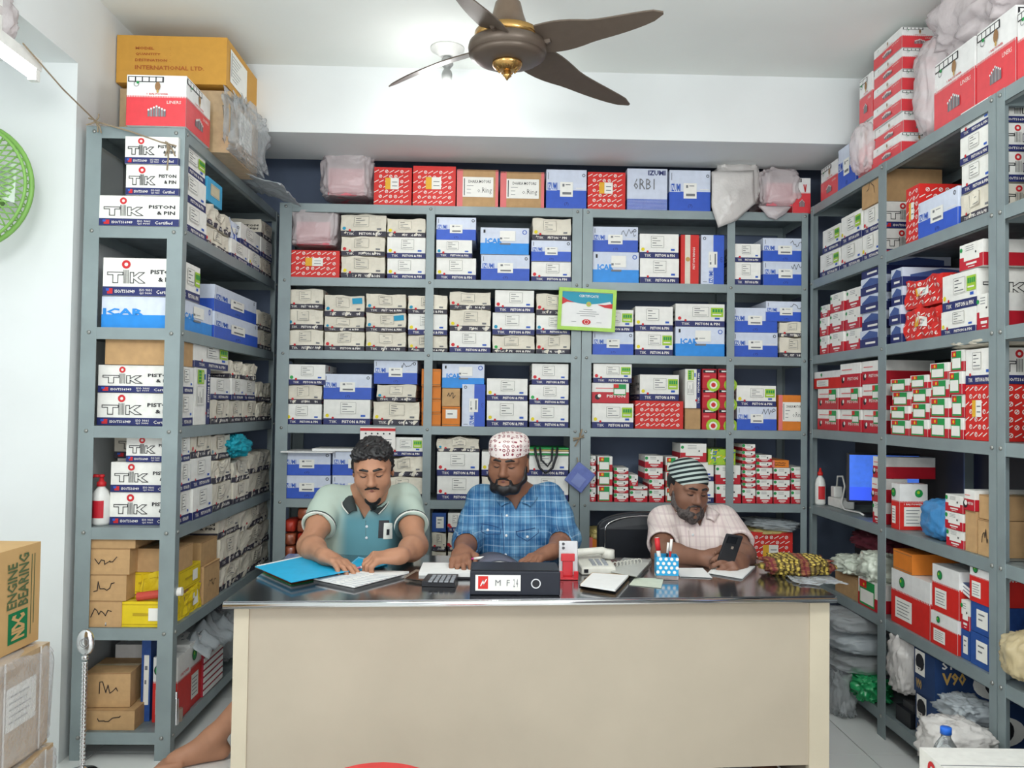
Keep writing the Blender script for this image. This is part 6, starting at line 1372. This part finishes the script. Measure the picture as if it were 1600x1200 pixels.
# ---------------- foreground left ----------------
NX = -1.385
CB = M('carton_plain', (204, 166, 112), rough=.7, var=.04, scale=8); NG = M('print_ndc_green', (14, 120, 74), rough=.6, var=0); GT = M('print_olive_green', (84, 104, 70), rough=.6, var=0)
W_, D_2, H_ = .34, .24, .30; zN = .615
b = MB(); b.box(0, 0, 0, W_, D_2, H_, CB); A = Art(W_, D_2, H_); A.mb = b
A.text('r', 'ENGINE', .30, .42, .50, .86, GT, .02, rot=90); A.text('r', 'BEARING', .52, .42, .74, .93, GT, .02, rot=90)
A.rect('r', .34, .08, .74, .38, NG, .001); A.text('r', 'NDC', .40, .11, .68, .35, CB, .06, .002, rot=90)
for i in range(2): A.rect('r', .80+.06*i, .1+.1*i, .815+.06*i, .9, GT, .001)
A.rect('t', .0, .1, .8, .25, LBL, .001); A.line('f', [(.5, .4), (.8, .3), (1, .0)], BROWN, .002)
o = b.build('cardboard_box'); tag(o, 'large plain brown carton with green logo on top of the pile, left edge', 'box'); o.location = (NX-W_, 2.40, zN); o.rotation_euler = (0, 0, -.03)
for i, (z0_, h_, lab) in enumerate(((.305, .305, 'plastic-wrapped brown carton, middle of the pile at the left edge'), (0.0, .30, 'plastic-wrapped brown carton, bottom of the pile at the left edge'))):
    w2 = .36+.0*i; b = MB(); b.box(0, 0, 0, w2, .30, h_-.002, WRAPC); o = b.build('cardboard_box'); tag(o, lab, 'box'); o.location = (NX-w2+.035+.03*i, 2.34-.01*i, z0_); o.rotation_euler = (0, 0, -.02+.05*i)
    a = Art(w2, .3, h_); a.rect('r', .25, .35, .75, .75, LBL, .003); [a.rect('r', .3, .42+.06*k, .6+.03*(k % 3), .43+.06*k, GREYI, .004) for k in range(5)]; a.rect('f', .3, .35, .85, .75, LBL, .003); [a.rect('f', .35, .42+.06*k, .7+.03*(k % 3), .43+.06*k, GREYI, .004) for k in range(5)]; a.mb.build('paper_label', o)
    a = Art(w2, .3, h_); [a.rect(f, x, 0, x+.03, 1, WPRINT, .0045) for f in 'fr' for x in (.2, .8)]; a.mb.build('strap', o)
    wv = blob('plastic_wrap', (0, 0, 0), (w2+.03, .335, h_+.006), plastic('wrap_film', (222, 222, 224), .34, .12), None, None, seed=5+i, amp=.035, sq=9); wv.parent = o; wv.location = (w2/2, .15, h_/2)
# chrome stand with oval disc
PO = empty('sign_stand', (float(onz(150, 1191, 0)[0]), 3.10, 0), 'short chrome pole with an oval medallion before the left rack', 'stand'); b = MB(); b.lathe([(.055, 0), (.055, .008), (.05, .014), (.02, .02), (.012, .03)], CHROME, n=28); b.build('base', PO, True)
pts = []; b = MB()
prof = [(.0095, .03)]
for i in range(26): z_ = .035+i*.0145; prof += [(.0095, z_), (.0115, z_+.004), (.0095, z_+.008)]
b.lathe(prof, CHROME, n=12); b.lathe([(.005, .41), (.013, .415), (.013, .425), (.005, .43)], CHROME, n=12); b.build('pole', PO, True)
b = MB(); b.lathe([(.001, -.008), (.034, -.008), (.038, 0), (.034, .008), (.001, .008)], CHROME, n=28, T=Matrix.Translation((0, 0, .475)) @ Matrix.Diagonal((.85, 1, 1.25, 1)) @ Matrix.Rotation(math.pi/2, 4, 'X')); b.build('medallion', PO, True)
a = Art(.05, .001, .04); a.ring('f', .5, .5, .017, .014, STEELP); o = a.mb.build('engraving', PO); o.location = (-.025, -.010, .455)
# green fan cage, wall fan at left
FN = empty('wall_fan', (float(at(-50, 290, 3.02)[0]), 3.02, float(at(-50, 290, 3.02)[2])), 'green wall fan cage cut by the left edge of the picture', 'fan'); GF = M('fan_green', (122, 170, 84), rough=.45)
b = MB(); Rf = .225
for rr_, t_ in ((Rf, .009), (Rf*.97, .006)): b.tube([(rr_*math.cos(a), 0 if rr_ == Rf else -.03, rr_*math.sin(a)) for a in np.linspace(0, 2*math.pi, 49)], t_, GF, 8, False)
b.build('rim', FN, True); b = MB()
for k in range(48):
    for sg in (-1, 1):
        a0 = 2*math.pi*k/48; b.tube([((.05+(Rf-.05)*t)*math.cos(a0+sg*t*.6), -.07+.07*t*t, (.05+(Rf-.05)*t)*math.sin(a0+sg*t*.6)) for t in np.linspace(0, 1, 7)], .0028, GF, 5, False)
b.build('cage', FN, True); b = MB(); b.lathe([(.05, 0), (.055, .02), (.04, .03), (.001, .032)], GF, n=24, T=Matrix.Translation((0, -.06, 0)) @ Matrix.Rotation(math.pi/2, 4, 'X')); b.build('hub', FN, True); b = MB(); b.tube([(0, -.02, 0), (0, .166, 0)], .045, GF, 16); b.build('motor', FN, True)
for k in range(3):
    a0 = 2.1*k; b = MB(); b.add([(.04*math.cos(a0+d), -.03+e, .04*math.sin(a0+d)) for d, e in ((-.5, -.006), (.5, .006))]+[(.2*math.cos(a0+d), -.03+e, .2*math.sin(a0+d)) for d, e in ((.45, .01), (-.35, -.01))], [(0, 1, 2, 3)], M('fan_blade_pale', (190, 204, 190))); b.build('blade', FN)
# tube light and hanging plastic bundle
TB = empty('tube_light', (-1.555, 2.83, 2.44), 'lit fluorescent tube batten at the upper left', 'lamp'); b = MB(); b.box(-.03, -1.2, .012, .03, 0, .05, PLG); b.build('batten', TB); b = MB(); b.tube([(.012, -1.17, -.006), (.012, -.03, -.006)], .016, mat('tube_glow', (1, 1, 1), var=0, emit=(.95, 1, .98, 9)), 14); b.build('tube', TB, True)
for y in (-1.19, -.03): b = MB(); b.box(.0, y, -.026, .028, y+.024, .012, PLG); b.build('lamp_holder', TB)
for y in (-1.0, -.2): b = MB(); b.box(-.012, y, .05, -.006, y+.03, .2, PLG); b.build('bracket', TB)
b = MB(); kk = at(18, 40, 2.72); o = blob('plastic_bundle', (kk[0]-.045, 2.66, kk[2]+.03), (.10, .2, .24), PK, 'pinkish crumpled plastic hanging from the beam at the upper left', 'plastic', seed=41, amp=.15)

# ---------------- ceiling fan and lamp ----------------
BRZ = M('fan_bronze', (126, 108, 92), rough=.35, metal=.35, var=.05, scale=10); BRD = M('fan_bronze_dark', (98, 86, 76), rough=.4, metal=.3); GLD = mat('fan_brass', s2l(190, 150, 90), rough=.25, metal=.9, var=0)
fx = at(793, 72, 2.9); CF = empty('ceiling_fan', (float(fx[0]), 2.9, 0), 'bronze four-blade ceiling fan', 'fan'); zf = float(fx[2])
b = MB(); b.lathe([(.134, zf-.035), (.138, zf-.01), (.134, zf+.005), (.120, zf+.012)], BRD, n=40); b.lathe([(.001, zf-.06), (.068, zf-.058), (.112, zf-.05), (.134, zf-.034)], BRD, n=40); b.build('motor_housing', CF, True)
b = MB(); b.lathe([(.116, zf+.012), (.116, zf+.042), (.104, zf+.048)], GLD, n=40); b.build('brass_band', CF, True)
b = MB(); b.lathe([(.098, zf+.046), (.075, zf+.055), (.055, zf+.11), (.045, zf+.15), (.03, zf+.165), (.012, zf+.17)], BRZ, n=32); b.tube([(0, 0, zf+.165), (0, 0, 2.93)], .012, BRZ, 12); b.lathe([(.012, 2.86), (.05, 2.9), (.06, 2.9498)], BRZ, n=28); b.build('canopy', CF, True)
b = MB(); b.lathe([(.052, zf-.058), (.054, zf-.066), (.046, zf-.078), (.03, zf-.086), (.014, zf-.09)], GLD, n=28); b.lathe([(.014, zf-.088), (.012, zf-.10), (.016, zf-.106), (.008, zf-.112), (.001, zf-.122)], GLD, n=16); b.build('finial', CF, True)
for k in range(12): a0 = math.pi*2*k/12; b = MB(); b.tube([(.05*math.cos(a0), .05*math.sin(a0), zf-.066), (.03*math.cos(a0), .03*math.sin(a0), zf-.088)], .004, GLD, 6); b.build('ornament', CF, True)
for a0, L_ in ((math.radians(-18), .55), (math.radians(54), .76), (math.radians(146), .62), (math.radians(250), .62)):
    b = MB(); n = 14; tp_ = []; bt = []
    for i in range(n+1):
        t = i/n; r_ = .11+(L_-.11)*t; w0 = (.058+.016*math.sin(min(t*2.2, 1)*math.pi))*(1-.60*t)*(1-t**9)**.5+.004; sw = .09*t*t
        for s_ in (-1, 1): x, y = r_, s_*w0*(.75 if s_ > 0 else 1)+sw*-1; tp_.append((x*math.cos(a0)-y*math.sin(a0), x*math.sin(a0)+y*math.cos(a0), zf+.012-s_*w0*.36))
    V = tp_+[(x, y, z-.005) for x, y, z in tp_]; q = len(tp_)
    F = [(2*i, 2*i+2, 2*i+3, 2*i+1) for i in range(n)]+[(q+2*i+1, q+2*i+3, q+2*i+2, q+2*i) for i in range(n)]+[(2*i+1, 2*i+3, q+2*i+3, q+2*i+1) for i in range(n)]+[(2*i+2, 2*i, q+2*i, q+2*i+2) for i in range(n)]+[(0, 1, q+1, q), (2*n+1, 2*n, q+2*n, q+2*n+1)]
    b.add(V, F, BRD); bd = b.build('blade', CF); b = MB(); b.tube([(.1*math.cos(a0), .1*math.sin(a0), zf+.0), (.155*math.cos(a0), .155*math.sin(a0), zf+.004)], .011, BRD, 6); part(b, 'blade_arm', bd)
lp = at(699, 80, 3.72); LX, LY = float(lp[0]), 3.72; LB = empty('ceiling_lamp', (LX, LY, 2.95), 'bare bulb lamp on a white ceiling rose near the beam', 'lamp')
b = MB(); b.lathe([(.075, -.001), (.075, -.008), (.05, -.014), (.045, -.03), (.03, -.04), (.001, -.041)], PLG, n=32); b.build('ceiling_rose', LB, True); RO = M('holder_grey', (150, 152, 150), rough=.4); b = MB(); b.lathe([(.018, -.04), (.026, -.055), (.028, -.075), (.02, -.085), (.012, -.095), (.02, -.105), (.024, -.12), (.022, -.15)], RO, n=24); b.build('bulb_holder', LB, True)
BG = mat('bulb_glow', (1, 1, 1), var=0, emit=(1, 1, .98, 10)); b = MB(); b.lathe([(.022, -.15), (.040, -.17), (.046, -.21), (.046, -.26), (.038, -.29), (.015, -.305), (.001, -.306)], BG, n=24); b.build('bulb', LB, True)
l = bpy.data.lights.new('bulb_light', 'POINT'); l.energy = 2.5; l.color = (1, .99, .97); l.shadow_soft_size = .05; o = bpy.data.objects.new('bulb_light', l); o.location = (LX, LY-.05, 2.95-.33); S_.collection.objects.link(o)
